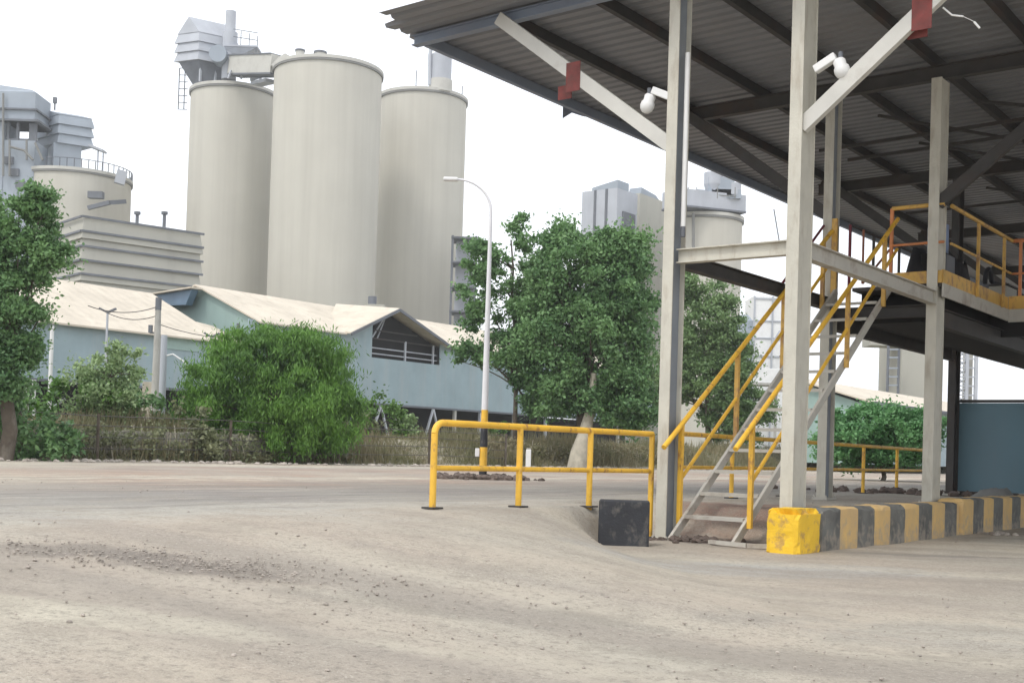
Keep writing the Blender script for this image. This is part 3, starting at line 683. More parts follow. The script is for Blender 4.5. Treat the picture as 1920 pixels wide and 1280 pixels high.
# white marker post and pale trunk
mp = PV(990, 880, 21.5); mp.z = gz(mp.x, mp.y)
t = thing('marker_post', 'short white marker post standing by the road behind the yellow fence', 'marker post', mp)
b = MB(); b.bx(mp + Z * .38, .20, .14, .78); b.build('post_body', M['white'], t, .02); b = MB(); b.bx(mp + Z * .80, .16, .11, .05); b.build('post_cap', M['concrete'], t)
# ---------------------------------------------------------------- dark teal panel wall at the right
t = thing('panel_wall', 'dark teal sheet metal wall under the canopy at the right edge', 'wall', W(12.6, 0, .45))
b = MB(); b.uvb(12.65, 12.72, -7, 1.75, .55, 2.46); b.build('panel', M['tealpanel'], t)
for z in (.5, 2.5):
    b = MB(); b.uvb(12.63, 12.74, -7, 1.8, z - .03, z + .03); b.build('frame_rail', M['darksteel'], t)
b = MB(); b.uvb(12.62, 12.76, 1.8, 1.9, .42, 2.5); b.build('frame_post', M['darksteel'], t)
# ---------------------------------------------------------------- long sheds
s1 = thing('cladded_shed', 'long teal shed with beige gabled roofs raised on an open trestle storey', 'shed', W(50, 60, 1.5))
VF = 60.0
WB, WT = 4.65, 8.1
b = MB(); b.uvb(24, 43.2, VF, VF + .1, WB, WT); b.build('wall', M['teal'], s1)
b = MB()
# main hall front wall with its opening
b.uvb(43.3, 55.9, VF, VF + .1, WB, 9.9); b.uvb(55.9, 64.2, VF, VF + .1, WB, 8.2); b.uvb(64.2, 100, VF, VF + .1, WB, 9.9)
b.prism([W(53.4, VF - .02, 9.7), W(55.88, VF - .02, 9.7), W(55.88, VF - .02, 11.05)], VV * .1)
b.build('wall', M['teal'], s1)
b = MB(); b.prism([W(44.4, VF + .12, 4.6), W(44.4, VF + .12, 9.7), W(44.4, 66.8, 12.6), W(44.4, 73.6, 9.7), W(44.4, 73.6, 4.6)], U * -.1); b.build('gable_wall', M['tealgreen'], s1)
def roofslab(poly, m, nm, th=.12): b = MB(); b.prism(poly, Z * -th); return b.build(nm, m, s1)
# near left roof
roofslab([W(22, VF - .5, 8.05), W(41, VF - .5, 8.05), W(41, 68, 11.85), W(22, 68, 11.85)], M['roof'], 'roof')
roofslab([W(22, 68, 11.85), W(41, 68, 11.85), W(41, 76, 8.0), W(22, 76, 8.0)], M['roof'], 'roof')
roofslab([W(41, VF - .4, 8.05), W(43.0, VF - .4, 8.05), W(43.0, 63.5, 9.5), W(41, 63.5, 9.7)], M['roof'], 'roof')
# main ridge roof
roofslab([W(43.9, VF - .5, 9.75), W(52.6, VF - .5, 9.75), W(52.6, 66.8, 12.8), W(43.9, 66.8, 12.8)], M['roof'], 'roof')
roofslab([W(64.9, VF - .5, 9.75), W(101, VF - .5, 9.75), W(101, 66.8, 12.8), W(64.9, 66.8, 12.8)], M['roof'], 'roof')
roofslab([W(52.6, 61.1, 10.36), W(64.9, 61.1, 10.36), W(64.9, 66.8, 12.8), W(52.6, 66.8, 12.8)], M['roof'], 'roof')
b = MB(); b.prism([W(53, 60.95, 8.1), W(64.8, 60.95, 8.1), W(64.8, 60.95, 9.75), W(58, 60.95, 12.2), W(53, 60.95, 9.85)], VV * .1); b.build('dark_backdrop', M['dark'], s1)  # dark sheet put in for the shaded interior behind the gable
roofslab([W(43.9, 66.8, 12.8), W(101, 66.8, 12.8), W(101, 74, 9.7), W(43.9, 74, 9.7)], M['roof'], 'roof')
# cross gable
roofslab([W(52.6, VF - .9, 9.82), W(58, VF - .9, 12.25), W(58, 66.2, 12.95), W(52.6, 62, 10.2)], M['roof'], 'cross_gable_roof')
roofslab([W(58, VF - .9, 12.25), W(64.9, VF - .9, 9.75), W(64.9, 62, 10.1), W(58, 66.2, 12.95)], M['roof'], 'cross_gable_roof')
for a_, b_ in (((52.6, 9.72), (58, 12.15)), ((58, 12.15), (64.9, 9.65))):
    b = MB(); b.bar(W(a_[0], VF - .93, a_[1] - .05), W(b_[0], VF - .93, b_[1] - .05), .08, .22); b.build('barge_board', M['plantdark'], s1)
for z, m in ((9.0, 'steelgrey'), (8.55, 'steelgrey'), (9.75, 'darksteel'), (10.4, 'darksteel')):
    hw = 8.2 if z < 9.8 else 5.6
    b = MB(); b.bar(W(55.95 if z < 9.8 else 56.4, VF + .3, z), W(55.95 + hw, VF + .3, z), .08, .09); b.build('girt', M[m], s1)
for u in (60.1, 63.6):
    b = MB(); b.uvb(u - .07, u + .07, VF + .2, VF + .34, 8.2, 9.8); b.build('window_post', M['steelgrey'], s1)
b = MB(); b.bar(W(56.3, VF + .4, 9.8), W(58, VF + .4, 12.0), .1, .1); b.bar(W(57.0, VF + .5, 9.8), W(57.8, VF + .5, 11.4), .08, .08); b.build('truss_bar', M['steelgrey'], s1)
# clerestory on the gable end, its blue glazed front
b = MB(); b.prism([W(43.2, 66.9, 11.2), W(43.2, 66.2, 12.3), W(43.2, 70.2, 12.1), W(43.2, 71.2, 11.3)], U * .6); b.build('clerestory', M['glassblue'], s1)
b = MB(); b.prism([W(42.8, 65.9, 12.45), W(42.8, 70.6, 12.2), W(42.8, 70.6, 12.1), W(42.8, 65.9, 12.33)], U * 1.2); b.build('clerestory_roof', M['roof'], s1)
# interior, back wall, posts and trestles of the open storey
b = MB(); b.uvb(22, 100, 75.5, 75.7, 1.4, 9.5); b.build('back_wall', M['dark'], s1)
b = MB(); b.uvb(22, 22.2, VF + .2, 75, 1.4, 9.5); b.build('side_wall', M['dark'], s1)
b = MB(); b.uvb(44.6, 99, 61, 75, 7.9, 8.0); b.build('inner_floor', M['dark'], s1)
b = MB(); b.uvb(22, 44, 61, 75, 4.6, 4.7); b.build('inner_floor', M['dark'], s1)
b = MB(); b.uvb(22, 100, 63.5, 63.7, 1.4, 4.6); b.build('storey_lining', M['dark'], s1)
b = MB(); b.uvb(24, 100, VF - .05, VF + .15, WB - .16, WB - .002); b.build('sill_beam', M['plantdark'], s1)
for u in (26.5, 31, 36, 40.5, 47, 59.2, 66.5, 70, 75, 80, 86, 93):
    b = MB(); b.uvb(u - .12, u + .12, VF, VF + .24, 1.0, WB - .162); b.build('trestle_post', M['concrete'] if u % 2 else M['steelgrey'], s1)
for u in (51.5, 54.2, 57.0, 63.4):
    b = MB(); b.bar(W(u, VF - .1, WB - .2), W(u - 1.35, VF - .1, 1.0), .16, .16); b.bar(W(u + .02, VF - .12, WB - .2), W(u + 1.35, VF - .12, 1.0), .15, .15); b.build('trestle', M['steelgrey'], s1)
b = MB(); b.cyl(W(43.2, VF + 1), .12, 8.4, 9.6, 8); b.build('vent_pipe', M['plantdark'], s1)
b = MB(); b.uvb(36.2, 39.0, VF - .06, VF - .002, 7.2, 8.25); b.build('patch_panel', M['tealgreen'], s1)
# third shed, behind the stairs on the right
s3 = thing('low_shed', 'low teal shed with pale roof behind the creeper mound at right', 'shed', W(70, 22, .5))
b = MB(); b.uvb(60, 100, 21.6, 21.7, 1, 4.9); b.build('wall', M['teal'], s3)
b = MB(); b.prism([W(59.5, 21.1, 4.9), W(101, 21.1, 4.9), W(101, 27, 6.6), W(59.5, 27, 6.6)], Z * -.1); b.build('roof', M['roof'], s3)
b = MB(); b.uvb(60, 100, 27, 27.1, 1, 6.5); b.build('rear_wall', M['teal'], s3)
b = MB(); b.prism([W(60, 21.72, 1), W(60, 21.72, 4.75), W(60, 26.9, 6.4), W(60, 26.9, 1)], U * .1); b.build('end_wall', M['tealgreen'], s3)
b = MB(); b.uvb(60, 101, 21.0, 21.1, 4.75, 4.93); b.build('gutter', M['plantdark'], s3)
# ---------------------------------------------------------------- silos
def louvre(t, c, d1, l1, d2, l2, z0, z1, n, flare, m, nm='louvre_cladding', rise=0.0):
    """stacked flaring cladding bands round a rectangular tower; c is the nearest corner"""
    b = MB(); d1 = d1.normalized(); d2 = d2.normalized(); H = (z1 - z0) / n; c = V((c.x, c.y, 0))
    for i in range(n):
        zb, zt_ = z0 + i * H, z0 + (i + 1) * H - .02
        def ring(e, z): return [c - d1 * e - d2 * e + Z * z, c + d1 * (l1 + e) - d2 * e + Z * z, c + d1 * (l1 + e) + d2 * (l2 + e) + Z * z, c - d1 * e + d2 * (l2 + e) + Z * z]
        lo, hi = ring(flare, zb), ring(0.02, zt_)
        b.hexa(lo, hi)
    if rise:
        top = ring(.1, z1 + .01)
        m1 = (top[0] + top[3]) / 2 + Z * rise; m2 = (top[1] + top[2]) / 2 + Z * rise
        b.add(top + [m1, m2], [(0, 1, 5, 4), (3, 4, 5, 2), (0, 4, 3), (1, 2, 5)])
    return b.build(nm, m, t)
def silo(px, pytop, Y, R, label, n=96, seams=()):
    c = P(px, 500, Y); top = P(px, pytop, Y - R).z
    c = V((c.x, c.y, 0)); t = thing('concrete_silo', label, 'silo', c, 'concrete silos of the plant')
    b = MB(); b.cyl(c, R, 0, top - .75, n); b.build('shaft', M['silo'], t)
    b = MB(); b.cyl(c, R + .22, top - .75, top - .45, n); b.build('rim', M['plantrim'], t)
    b = MB(); b.cyl(c, R + .26, top - .449, top, n); b.cyl(c, R, top, top + .9, n, R * .35); b.build('roof_slab', M['silo2'], t)
    return t, c, top
sL, cL, zL = silo(428, 152, 196, 6.75, 'leftmost of the three tall silos, carrying the louvred headhouse')
sC, cC, zC = silo(604, 102, 182, 7.95, 'tallest and widest central silo of the three')
sR, cR, zR = silo(783, 162, 202, 7.25, 'right-hand silo of the three, with a round dust filter on top')
# ladder cage on the left silo
b = MB(); l0 = P(334, 205, 194); l1 = P(334, 128, 194)
for o_ in (0, .9): b.bar(V((l0.x + o_, l0.y, l0.z)), V((l0.x + o_, l0.y, l1.z)), .12, .12, U)
for i in range(7):
    z = l0.z + (l1.z - l0.z) * i / 6; b.bar(V((l0.x, l0.y, z)), V((l0.x + 1.4, l0.y, z)), .10, .10)
b.build('ladder', M['plantdark'], sL)
# headhouse on the left silo
hp = P(385, 120, 190); hh = thing('headhouse', 'louvred grey headhouse perched on the left tall silo', 'headhouse', V((hp.x, hp.y, zL)))
dL = V((-.80, .35, 0)).normalized(); dR = V((.85, .55, 0)).normalized()
hc = P(372, 110, 190)
zb, zt2 = P(372, 112, 190).z, P(372, 60, 190).z
louvre(hh, hc, dR, 6.0, dL, 4.0, zb, zt2, 3, .35, M['steelgrey'], rise=2.6)
b = MB(); q = P(372, 112, 190); c0 = hc + dR * 3.0 + dL * 1.9
b.hexa([V((c0.x, c0.y, 0)) + Z * (zb - 3.6) + d for d in (-dR * 1.2 - dL * 1.0, dR * 1.2 - dL * 1.0, dR * 1.2 + dL * 1.0, -dR * 1.2 + dL * 1.0)],
       [V((c0.x, c0.y, 0)) + Z * (zb - .01) + d for d in (-dR * 3.0 - dL * 1.9, dR * 3.0 - dL * 1.9, dR * 3.0 + dL * 1.9, -dR * 3.0 + dL * 1.9)])
b.build('hopper_soffit', M['plantdark'], hh)
for o_ in (.8, 3.2, 5.6):
    b = MB(); p = hc + dR * o_ + dL * .5; b.bar(V((p.x, p.y, zL + .2)), V((p.x, p.y, zb + .1)), .3, .3, U); b.build('leg', M['steelgrey'], hh)
p = P(432, 60, 191); b = MB(); b.cyl(p, 1.15, P(432, 150, 191).z, P(432, 62, 191).z, 16); b.cyl(p, .8, P(432, 62, 191).z, P(432, 22, 191).z, 16); b.build('elevator_duct', M['steelgrey'], hh)
p = P(408, 100, 188.5); b = MB(); b.tube([p, p + V((0, 3, 0))], 1.35, 20); b.build('fan_housing', M['steelblue'], hh)
pl = P(455, 92, 191); b = MB(); b.bx(V((pl.x, pl.y, pl.z)), 5.2, 3, .25, V((1, 0, 0))); b.hexa([pl + V((-2, -1, -1.1)), pl + V((.4, -1, -1.1)), pl + V((.4, 1, -1.1)), pl + V((-2, 1, -1.1))], [pl + V((-2.6, -1.4, -.14)), pl + V((2.5, -1.4, -.14)), pl + V((2.5, 1.4, -.14)), pl + V((-2.6, 1.4, -.14))]); b.build('side_platform', M['steelgrey'], hh)
b = MB()
for o_ in (0, 1.3, 2.6): b.bar(pl + V((o_, -1.4, .1)), pl + V((o_, -1.4, 2.3 - .25 * o_)), .09, .09, U)
for k in (.55, 1.0): b.bar(pl + V((-1.2, -1.4, 2.6 * k)), pl + V((2.6, -1.4, 2.6 * k - .5)), .09, .09)
b.bar(pl + V((2.4, -1.4, -.1)), pl + V((2.4, -1.4, -3.0)), .12, .12, U); b.build('side_railing', M['plantdark'], hh)
# conveyor gallery between left and centre silos
g0 = P(440, 124, 190); g1 = P(520, 122, 181); ga = thing('conveyor_gallery', 'flat grey conveyor gallery bridging left and central silos', 'gallery', V((g0.x, g0.y, zL)))
b = MB(); b.bar(g0, g1, 2.2, 2.7); b.build('gallery_box', M['silo2'], ga)
b = MB(); b.bar(g0 - Z * 1.5, g1 - Z * 1.5, 2.4, .25); b.bar(g0 + Z * 1.45, g1 + Z * 1.45, 2.5, .18); b.build('chord', M['plantdark'], ga)
b = MB()
for px in (428, 452, 476, 488):
    q = P(px, 145, 188); b.bar(V((q.x, q.y, zL)), V((q.x + .4, q.y, g0.z - 1.3)), .25, .25, U)
q0 = P(480, 158, 188); q1 = P(508, 152, 184); b.bar(q0, q1, 1.8, .5); b.bar(P(470, 150, 188), P(500, 140, 186), .3, .4); b.build('gallery_support', M['steelgrey'], ga)
# roof gear on the centre and right silos
rg = thing('roof_hatch_house', 'small sloping hatch house on top of the central silo', 'roof hatch', V((cC.x - 4, cC.y, zC)))
q = P(533, 100, 180); b = MB(); b.prism([V((q.x - 2.0, q.y, zC)), V((q.x + 2.4, q.y, zC)), V((q.x + 2.0, q.y, zC + .9)), V((q.x + .1, q.y, zC + 1.9)), V((q.x - .9, q.y, zC + 1.2))], V((0, 3, 0))); b.build('hatch_body', M['silo2'], rg)
for px, rr, lab, hgt in ((563, .65, 'small round vent stub left of centre on the central silo', 2.2), (601, .85, 'wider round vent right of centre on the central silo', 2.0)):
    q = P(px, 90, 180); t = thing('roof_vent', lab, 'vent', V((q.x, q.y, zC)), 'vents on the central silo')
    b = MB(); b.cyl(q, rr, zC, zC + hgt, 14); b.build('vent_pipe', M['silo2'], t); b = MB(); b.cyl(q, rr * 1.15, zC + hgt + .001, zC + hgt + .25, 14); b.build('vent_cap', M['plantdark'], t)
q = P(827, 130, 197); df = thing('dust_filter', 'round grey dust filter on the right-hand silo', 'dust filter', V((q.x, q.y, zR)))
b = MB(); b.cyl(q, 1.9, zR - .3, zR + 1.7, 20); b.build('filter_base', M['silo2'], df)
b = MB(); b.cyl(q, 1.7, zR + 1.7, P(827, 105, 197).z, 20); b.cyl(q, 1.7, P(827, 105, 197).z, P(827, 98, 197).z, 20, .9); b.build('filter_body', M['steelgrey'], df)
b = MB(); q2 = P(806, 100, 196); b.tube([P(806, 160, 196), P(806, 105, 196), P(808, 92, 196), P(813, 86, 196)], .3, 8); b.build('exhaust_pipe', M['steelgrey'], df)
for px, lab in ((780, 'thin antenna rod left of the dust filter'), (867, 'thin antenna rod on the right rim of the right silo')):
    q = P(px, 160, 197 if px < 800 else 200); b = MB(); b.tube([V((q.x, q.y, zR - .5)), V((q.x, q.y, zR + (3.2 if px < 800 else 1.8)))], .08, 6)
    tag(b.build('antenna', M['plantdark']), lab, 'antenna', 'antennas on the right silo')
# dark steel stair tower right of the silos
q = P(872, 450, 190); tw = thing('steel_tower', 'grey steel stair tower directly right of the three silos', 'tower', V((q.x, q.y, 0)))
zq = P(872, 447, 190).z
b = MB(); b.bx(V((q.x + .1, q.y + 2, zq / 2)), 3.0, 3.0, zq); b.build('lift_shaft', M['steelgrey'], tw)
for i in range(9):
    b = MB(); b.bx(V((q.x, q.y, zq * (i + 1) / 9.0 - .3)), 4.0, 5.2, .28); b.build('landing', M['plantdark'], tw)
for o_ in (-1.8, 1.8):
    b = MB(); b.bx(V((q.x + o_, q.y - 2.3, zq / 2)), .35, .35, zq); b.build('leg', M['plantdark'], tw)
# small block at the foot between centre and right silo
q = P(705, 560, 170); t = thing('pump_house', 'small dusty machinery block at the foot between silos', 'machinery', V((q.x, q.y, 10)))
b = MB(); b.bx(V((q.x, q.y, P(705, 572, 170).z / 2)), 2.6, 2.4, P(705, 572, 170).z); b.build('block', M['louvre'], t); b = MB(); b.cyl(V((q.x - .5, q.y, 0)), .6, P(705, 571, 170).z, P(705, 556, 170).z, 12); b.build('hopper', M['plantdark'], t)
# wide low silo at the left and the towers on it
sW, cW, zW = silo(136, 312, 190, 8.3, 'wide low silo behind the left tree')
b = MB()
for i in range(26):
    a = math.radians(-100 + i * 7); p0 = cW + V((math.cos(a) * 8.4, math.sin(a) * 8.4, zW)); b.bar(p0, p0 + Z * 1.3, .1, .1, U)
    a2 = math.radians(-93 + i * 7); p1 = cW + V((math.cos(a2) * 8.4, math.sin(a2) * 8.4, zW)); b.bar(p0 + Z * 1.3, p1 + Z * 1.3, .09, .09)
b.build('railing', M['plantdark'], sW)
b = MB(); k0 = P(165, 390, 181); k1 = P(235, 378, 183); b.bar(k0, P(205, 380, 181), .5, .6); b.bar(P(205, 380, 181), k1, .5, .6); b.bx(P(180, 366, 181.5), 2.2, 1, 1); b.build('wall_walkway', M['plantdark'], sW)
b = MB(); b.bar(P(217, 330, 182), P(236, 336, 182.5), 1.0, 2.0); b.build('side_gantry', M['steelgrey'], sW)
def tower(pxc, pyt, Y, pxl, pxr, z0, label, m, n, fl, rise, nm='louvred_tower', pyb=None):
    c = P(pxc, pyt, Y); d1, d2 = V((.86, .51, 0)), V((-.75, .66, 0)); l1 = slen(c, d1, pxr, pyt); l2 = slen(c, d2, pxl, pyt)
    t = thing(nm, label, 'tower', V((c.x, c.y, z0)))
    zb = P(pxc, pyb, Y).z if pyb else z0
    louvre(t, c, d1, l1, d2, l2, zb, c.z, n, fl, m, rise=rise); return t, c, d1, l1, d2, l2, zb
t, c, d1, l1, d2, l2, zb = tower(112, 214, 186, 73, 172, zW, 'louvred blue grey plant room standing on the wide low silo', M['steelblue'], 3, .35, 1.0, 'louvred_plant_room', 268)
b = MB(); b.bx(V(((c + d1 * l1 / 2 + d2 * l2 / 2).x, (c + d1 * l1 / 2 + d2 * l2 / 2).y, (zb + zW) / 2)), l1 - .6, l2 - .6, zb - zW - .02, d1); b.build('plant_room_core', M['steelblue'], t)
b = MB(); a0 = c + d1 * l1; b.bar(V((a0.x, a0.y, zb + .2)), V((a0.x + 2.2, a0.y, zb - .6)), 2, .3); b.bar(V((a0.x + 1.2, a0.y, zW)), V((a0.x + 1.2, a0.y, zb - .3)), .15, .15, U); b.bar(V((a0.x + 2.0, a0.y, zW)), V((a0.x + 2.0, a0.y, zb - .5)), .15, .15, U); b.build('side_canopy', M['steelgrey'], t)
b = MB(); a0 = P(103, 192, 187); b.tube([a0 - Z * 1.2, a0], .12, 6); b.bx(a0 + Z * .3, .5, .5, .9); b.build('roof_mast', M['plantdark'], t)
# far left tower with the open bay
c = P(40, 168, 182); tl = thing('open_bay_tower', 'blue grey tower with an open bay at the left edge', 'tower', V((c.x, c.y, 0)))
xl = P(-60, 200, 182).x; xr = P(66, 200, 182).x; x1 = P(8, 200, 182).x; z3 = P(30, 262, 182).z; z2 = P(30, 228, 182).z; z1 = P(30, 172, 182).z; Y0 = 182
b = MB(); b.bx(V(((xl + xr) / 2, Y0 + 3, (z2 + z1) / 2)), xr - xl, 6, z1 - z2); b.hexa([V((xl, Y0, z1 + .01)), V((xr, Y0, z1 + .01)), V((xr, Y0 + 6, z1 + .01)), V((xl, Y0 + 6, z1 + .01))], [V((xl, Y0 + .6, z1 + 1.6)), V((xr - .8, Y0 + .6, z1 + .5)), V((xr - .8, Y0 + 5, z1 + .5)), V((xl, Y0 + 5, z1 + 1.6))]); b.build('upper_cladding', M['steelblue'], tl)
b = MB(); b.bx(V(((xl + xr) / 2 + .15, Y0 + 2.8, (z1 + z2) / 2 - .4)), xr - xl + .5, 6.4, .25); b.bx(V(((xl + xr) / 2 + .3, Y0 + 2.8, z2 + .15)), xr - xl + .8, 6.6, .3); b.build('cladding_lip', M['plantdark'], tl)
b = MB(); b.bx(V(((xl + x1) / 2, Y0 + 3, z2 / 2)), x1 - xl, 5.4, z2 - .02); b.build('shaft', M['steelblue'], tl)
b = MB(); b.bx(V(((xr + x1) / 2, Y0 + 3, z3 / 2)), xr - x1 - .02, 5.2, z3); b.build('lower_wall', M['steelblue'], tl)
for px in (12, 30, 55, 62):
    b = MB(); xx = P(px, 240, 182).x; b.bx(V((xx, Y0 + .8, (z2 + z3) / 2)), .55 if px > 40 else .35, .4, z2 - z3 - .02); b.build('bay_column', M['plantdark'], tl)
b = MB(); b.bx(V(((xr + x1) / 2, Y0 + 1, z3 + .2)), xr - x1, .5, .35); b.build('bay_sill', M['plantdark'], tl)
for k in range(3):
    b = MB(); b.bx(V((x1 + .9 + .9 * k, Y0 + .3, P(10, 300 + 22 * k, 182).z)), 1.3, .4, 1.1); b.build('wall_opening', M['plantdark'], tl)
b = MB()
for px, y0, y1 in ((6, 175, 330), (18, 262, 330), (50, 262, 300)):
    b.tube([P(px, y1, 181.5), P(px, y0, 181.5)], .16, 6)
b.tube([P(18, 275, 181.5), P(45, 282, 181.5), P(62, 300, 181.5)], .2, 6); b.bar(P(66, 268, 181.5), P(80, 300, 181.6), .4, .3)
b.build('pipework', M['plantrim'], tl)
# beige overlapping-clad building in front of the silos
c = P(158, 407, 150); d1 = (P(375, 441, 160) - c); d1.z = 0; l1 = d1.length; d1.normalize(); d2 = V((-d1.y, d1.x, 0)); l2 = slen(c, d2, 85, 420)
lb = thing('clad_building', 'beige building with five overlapping cladding bands in front of left silo', 'building', V((c.x, c.y, 0)))
zz = [P(158, y, 150).z for y in (407, 434, 462, 488, 514, 541)]
louvre(lb, c, d1, l1, d2, l2, zz[5] - 12, zz[0], 8, .38, M['louvre'], 'wall')
b = MB()
for i in range(6):
    z = zz[i] + .02
    b.bar(V((c.x, c.y, z)) - d2 * .38 - d1 * .4, V((c.x, c.y, z)) + d1 * (l1 + .4) - d2 * .38, .22, .26); b.bar(V((c.x, c.y, z)) - d1 * .4 - d2 * .2, V((c.x, c.y, z)) + d2 * l2 - d1 * .4, .22, .26)
b.build('band_shadow_strip', M['plantdark'], lb)  # dark strips added to paint the overlap shadow of each cladding band
for px, lab in ((257, 'nearer roof flue on the beige clad building'), (308, 'farther roof flue with a small cap on the beige clad building')):
    q = P(px, 415, 156); t = thing('roof_flue', lab, 'flue', V((q.x, q.y, zz[0])), 'flues on the clad building')
    b = MB(); b.cyl(q, .22, zz[0] - .1, P(px, 402, 156).z, 10); b.build('flue_pipe', M['plantdark'], t); b = MB(); b.cyl(q, .42, P(px, 402, 156).z + .001, P(px, 400, 156).z + .2, 10); b.build('flue_cap', M['plantdark'], t)
# ---------------------------------------------------------------- plant at mid right
def cbox(nm, label, pxc, pyt, Y, pxl, pxr, m, cat='building', z0=0):
    c = P(pxc, pyt, Y); t = thing(nm, label, cat, V((c.x, c.y, z0)))
    l1 = slen(c, U, pxr, pyt); l2 = slen(c, VV, pxl, pyt); c0 = V((c.x, c.y, 0)); b = MB()
    b.hexa([c0 + Z * z0, c0 + U * l1 + Z * z0, c0 + U * l1 + VV * l2 + Z * z0, c0 + VV * l2 + Z * z0], [c0 + Z * c.z, c0 + U * l1 + Z * c.z, c0 + U * l1 + VV * l2 + Z * c.z, c0 + VV * l2 + Z * c.z])
    b.build('wall', m, t); return t, c, l1, l2
t, c, l1, l2 = cbox('plant_block', 'pale grey clad block with sloping top above the big tree', 1158, 352, 168, 1092, 1196, M['steelgrey'])
b = MB(); c1 = c + VV * (l2 * .72) ; b.prism([c + Z * .01, c + VV * l2 * .72 + Z * .01, c + VV * l2 * .72 + Z * .4, c + Z * 1.1], U * (l1 * .55)); b.build('roof_cap', M['steelblue'], t)
b = MB(); b.uvb(0, 0, 0, 0, 0, 0) if False else b.bx(c + U * l1 * .55 - Z * 4.5 - VV * .1, l1 * .6, .3, 3.0, U); b.build('louvre_panel', M['plantdark'], t)
for k in (.3, .62):
    b = MB(); b.bx(c + VV * l2 * k - Z * 14 - U * .06, .12, .35, 28, U, VV); b.build('downpipe', M['plantdark'], t)
t, c, l1, l2 = cbox('plant_block', 'beige grey block with curved parapet left of the front column', 1200, 362, 176, 1192, 1300, M['louvre'])
b = MB(); b.prism([c + U * .2 + Z * .01, c + U * 5.5 + Z * .01, c + U * 4.5 + Z * .5, c + U * .4 + Z * .9], VV * 2); b.build('parapet', M['steelblue'], t)
sM, cM, zM = silo(1318, 396, 172, 5.3, 'pale silo seen between the two front columns')
c0 = P(1255, 372, 166); c1 = P(1384, 386, 170); t = thing('roof_gallery', 'blue grey gallery lying across the top of the silo between columns', 'gallery', V((c0.x, c0.y, zM)))
b = MB(); b.bar(c0, c1, 4, 2.2); b.build('gallery_box', M['steelgrey'], t); b = MB(); b.bar(c0 - Z * 1.25, c1 - Z * 1.25, 4.3, .25); b.build('gallery_floor', M['plantdark'], t)
b = MB(); b.tube([P(1300, 400, 166), P(1300, 470, 166)], .22, 6); b.build('downpipe', M['plantrim'], sM)
b = MB()
for px in (1264, 1290, 1306, 1345, 1378): q_ = P(px, 372, 165.5); b.bar(q_, q_ + Z * 1.5, .1, .1, U)
b.bar(P(1262, 360, 165.5), P(1380, 368, 167), .1, .1); b.build('railing', M['plantrim'], t)
cy = thing('cyclone_group', 'cluster of grey cyclones and ducts above the silo between columns', 'cyclones', P(1350, 380, 168))
for px, yt, rr in ((1338, 325, 1.3), (1362, 322, .9), (1375, 345, 1.1)):
    q = P(px, yt, 168); zb = P(px, 378, 168).z; b = MB(); b.cyl(q, rr, q.z - 1.6, q.z, 16); b.cyl(q, rr * .45, zb, q.z - 1.601, 16, rr); b.build('cyclone', M['steelgrey'], cy)
b = MB(); b.tube([P(1338, 330, 168), P(1352, 318, 168), P(1362, 328, 168), P(1366, 352, 168)], .35, 10); b.bx(P(1350, 352, 168), 3.6, 2, 2.4); b.bar(P(1306, 358, 168), P(1330, 360, 168), .8, .3); b.bx(P(1360, 366, 168), 4.0, 2, 1.2); b.build('duct', M['steelblue'], cy)
b = MB(); m0 = P(1388, 335, 168); b.tube([P(1386, 400, 168), P(1388, 330, 168)], .06, 6); b.bar(P(1368, 367, 168), P(1387, 367, 168), .1, .15); b.build('mast', M['plantdark'], cy)
# thin distant mast between the columns
b = MB(); b.tube([P(1464, 470, 120), P(1451, 392, 120)], .06, 6); tag(b.build('mast', M['plantdark']), 'thin leaning mast in the sky between the two front columns', 'mast')
# white panelled plant building and tanks seen under the first beam
c = P(1412, 562, 110); wb = thing('panelled_building', 'white panelled plant building behind the stair handrail', 'building', V((c.x, c.y, 0)))
x0, x1 = P(1412, 600, 110).x, P(1512, 600, 110).x; zt3 = P(1450, 556, 110).z
b = MB(); b.bx(V(((x0 + x1) / 2, 112, zt3 / 2)), x1 - x0, 4, zt3); b.build('wall', M['white'], wb)
b = MB()
for py in (560, 602, 634, 668, 700): b.bx(V(((x0 + x1) / 2, 109.95, P(1440, py, 110).z)), x1 - x0, .08, .12)
for px in (1414, 1448, 1480): b.bx(V((P(px, 600, 110).x, 109.93, zt3 / 2)), .14, .10, zt3)
b.build('panel_joints', M['steelgrey'], wb)
b = MB(); b.bar(P(1420, 690, 109), P(1462, 620, 109), .1, .12); b.build('stay_cable', M['steelgrey'], wb)
for px, pt, rr, lab in ((1394, 602, .85, 'round-topped grey tank left of the white panelled building'),):
    q = P(px, pt, 105); t = thing('storage_tank', lab, 'tank', V((q.x, q.y, 0))); b = MB(); b.cyl(q, rr, 0, q.z, 16); b.build('tank_shell', M['steelblue'], t)
    b = MB(); b.cyl(q, rr, q.z + .001, q.z + .5, 16, rr * .5); b.build('tank_dome', M['steelblue'], t)
c = P(1425, 703, 100); t = thing('white_container', 'low white container below the panelled building', 'container', V((c.x, c.y, 3)))
b = MB(); b.bx(V((c.x, c.y + 1.2, (P(1425, 690, 100).z + P(1425, 717, 100).z) / 2)), 4.0, 2.2, P(1425, 690, 100).z - P(1425, 717, 100).z); b.build('container_body', M['white'], t, .03)
b = MB(); b.bx(V((c.x, c.y + 1.2, P(1425, 719, 100).z)), 4.2, 2.4, .18)
for o_ in (-1.6, 1.6): b.bx(V((c.x + o_, c.y + 1.2, P(1425, 720, 100).z / 2 - .1)), .2, .2, P(1425, 720, 100).z - .3)
b.build('support_frame', M['concrete'], t)
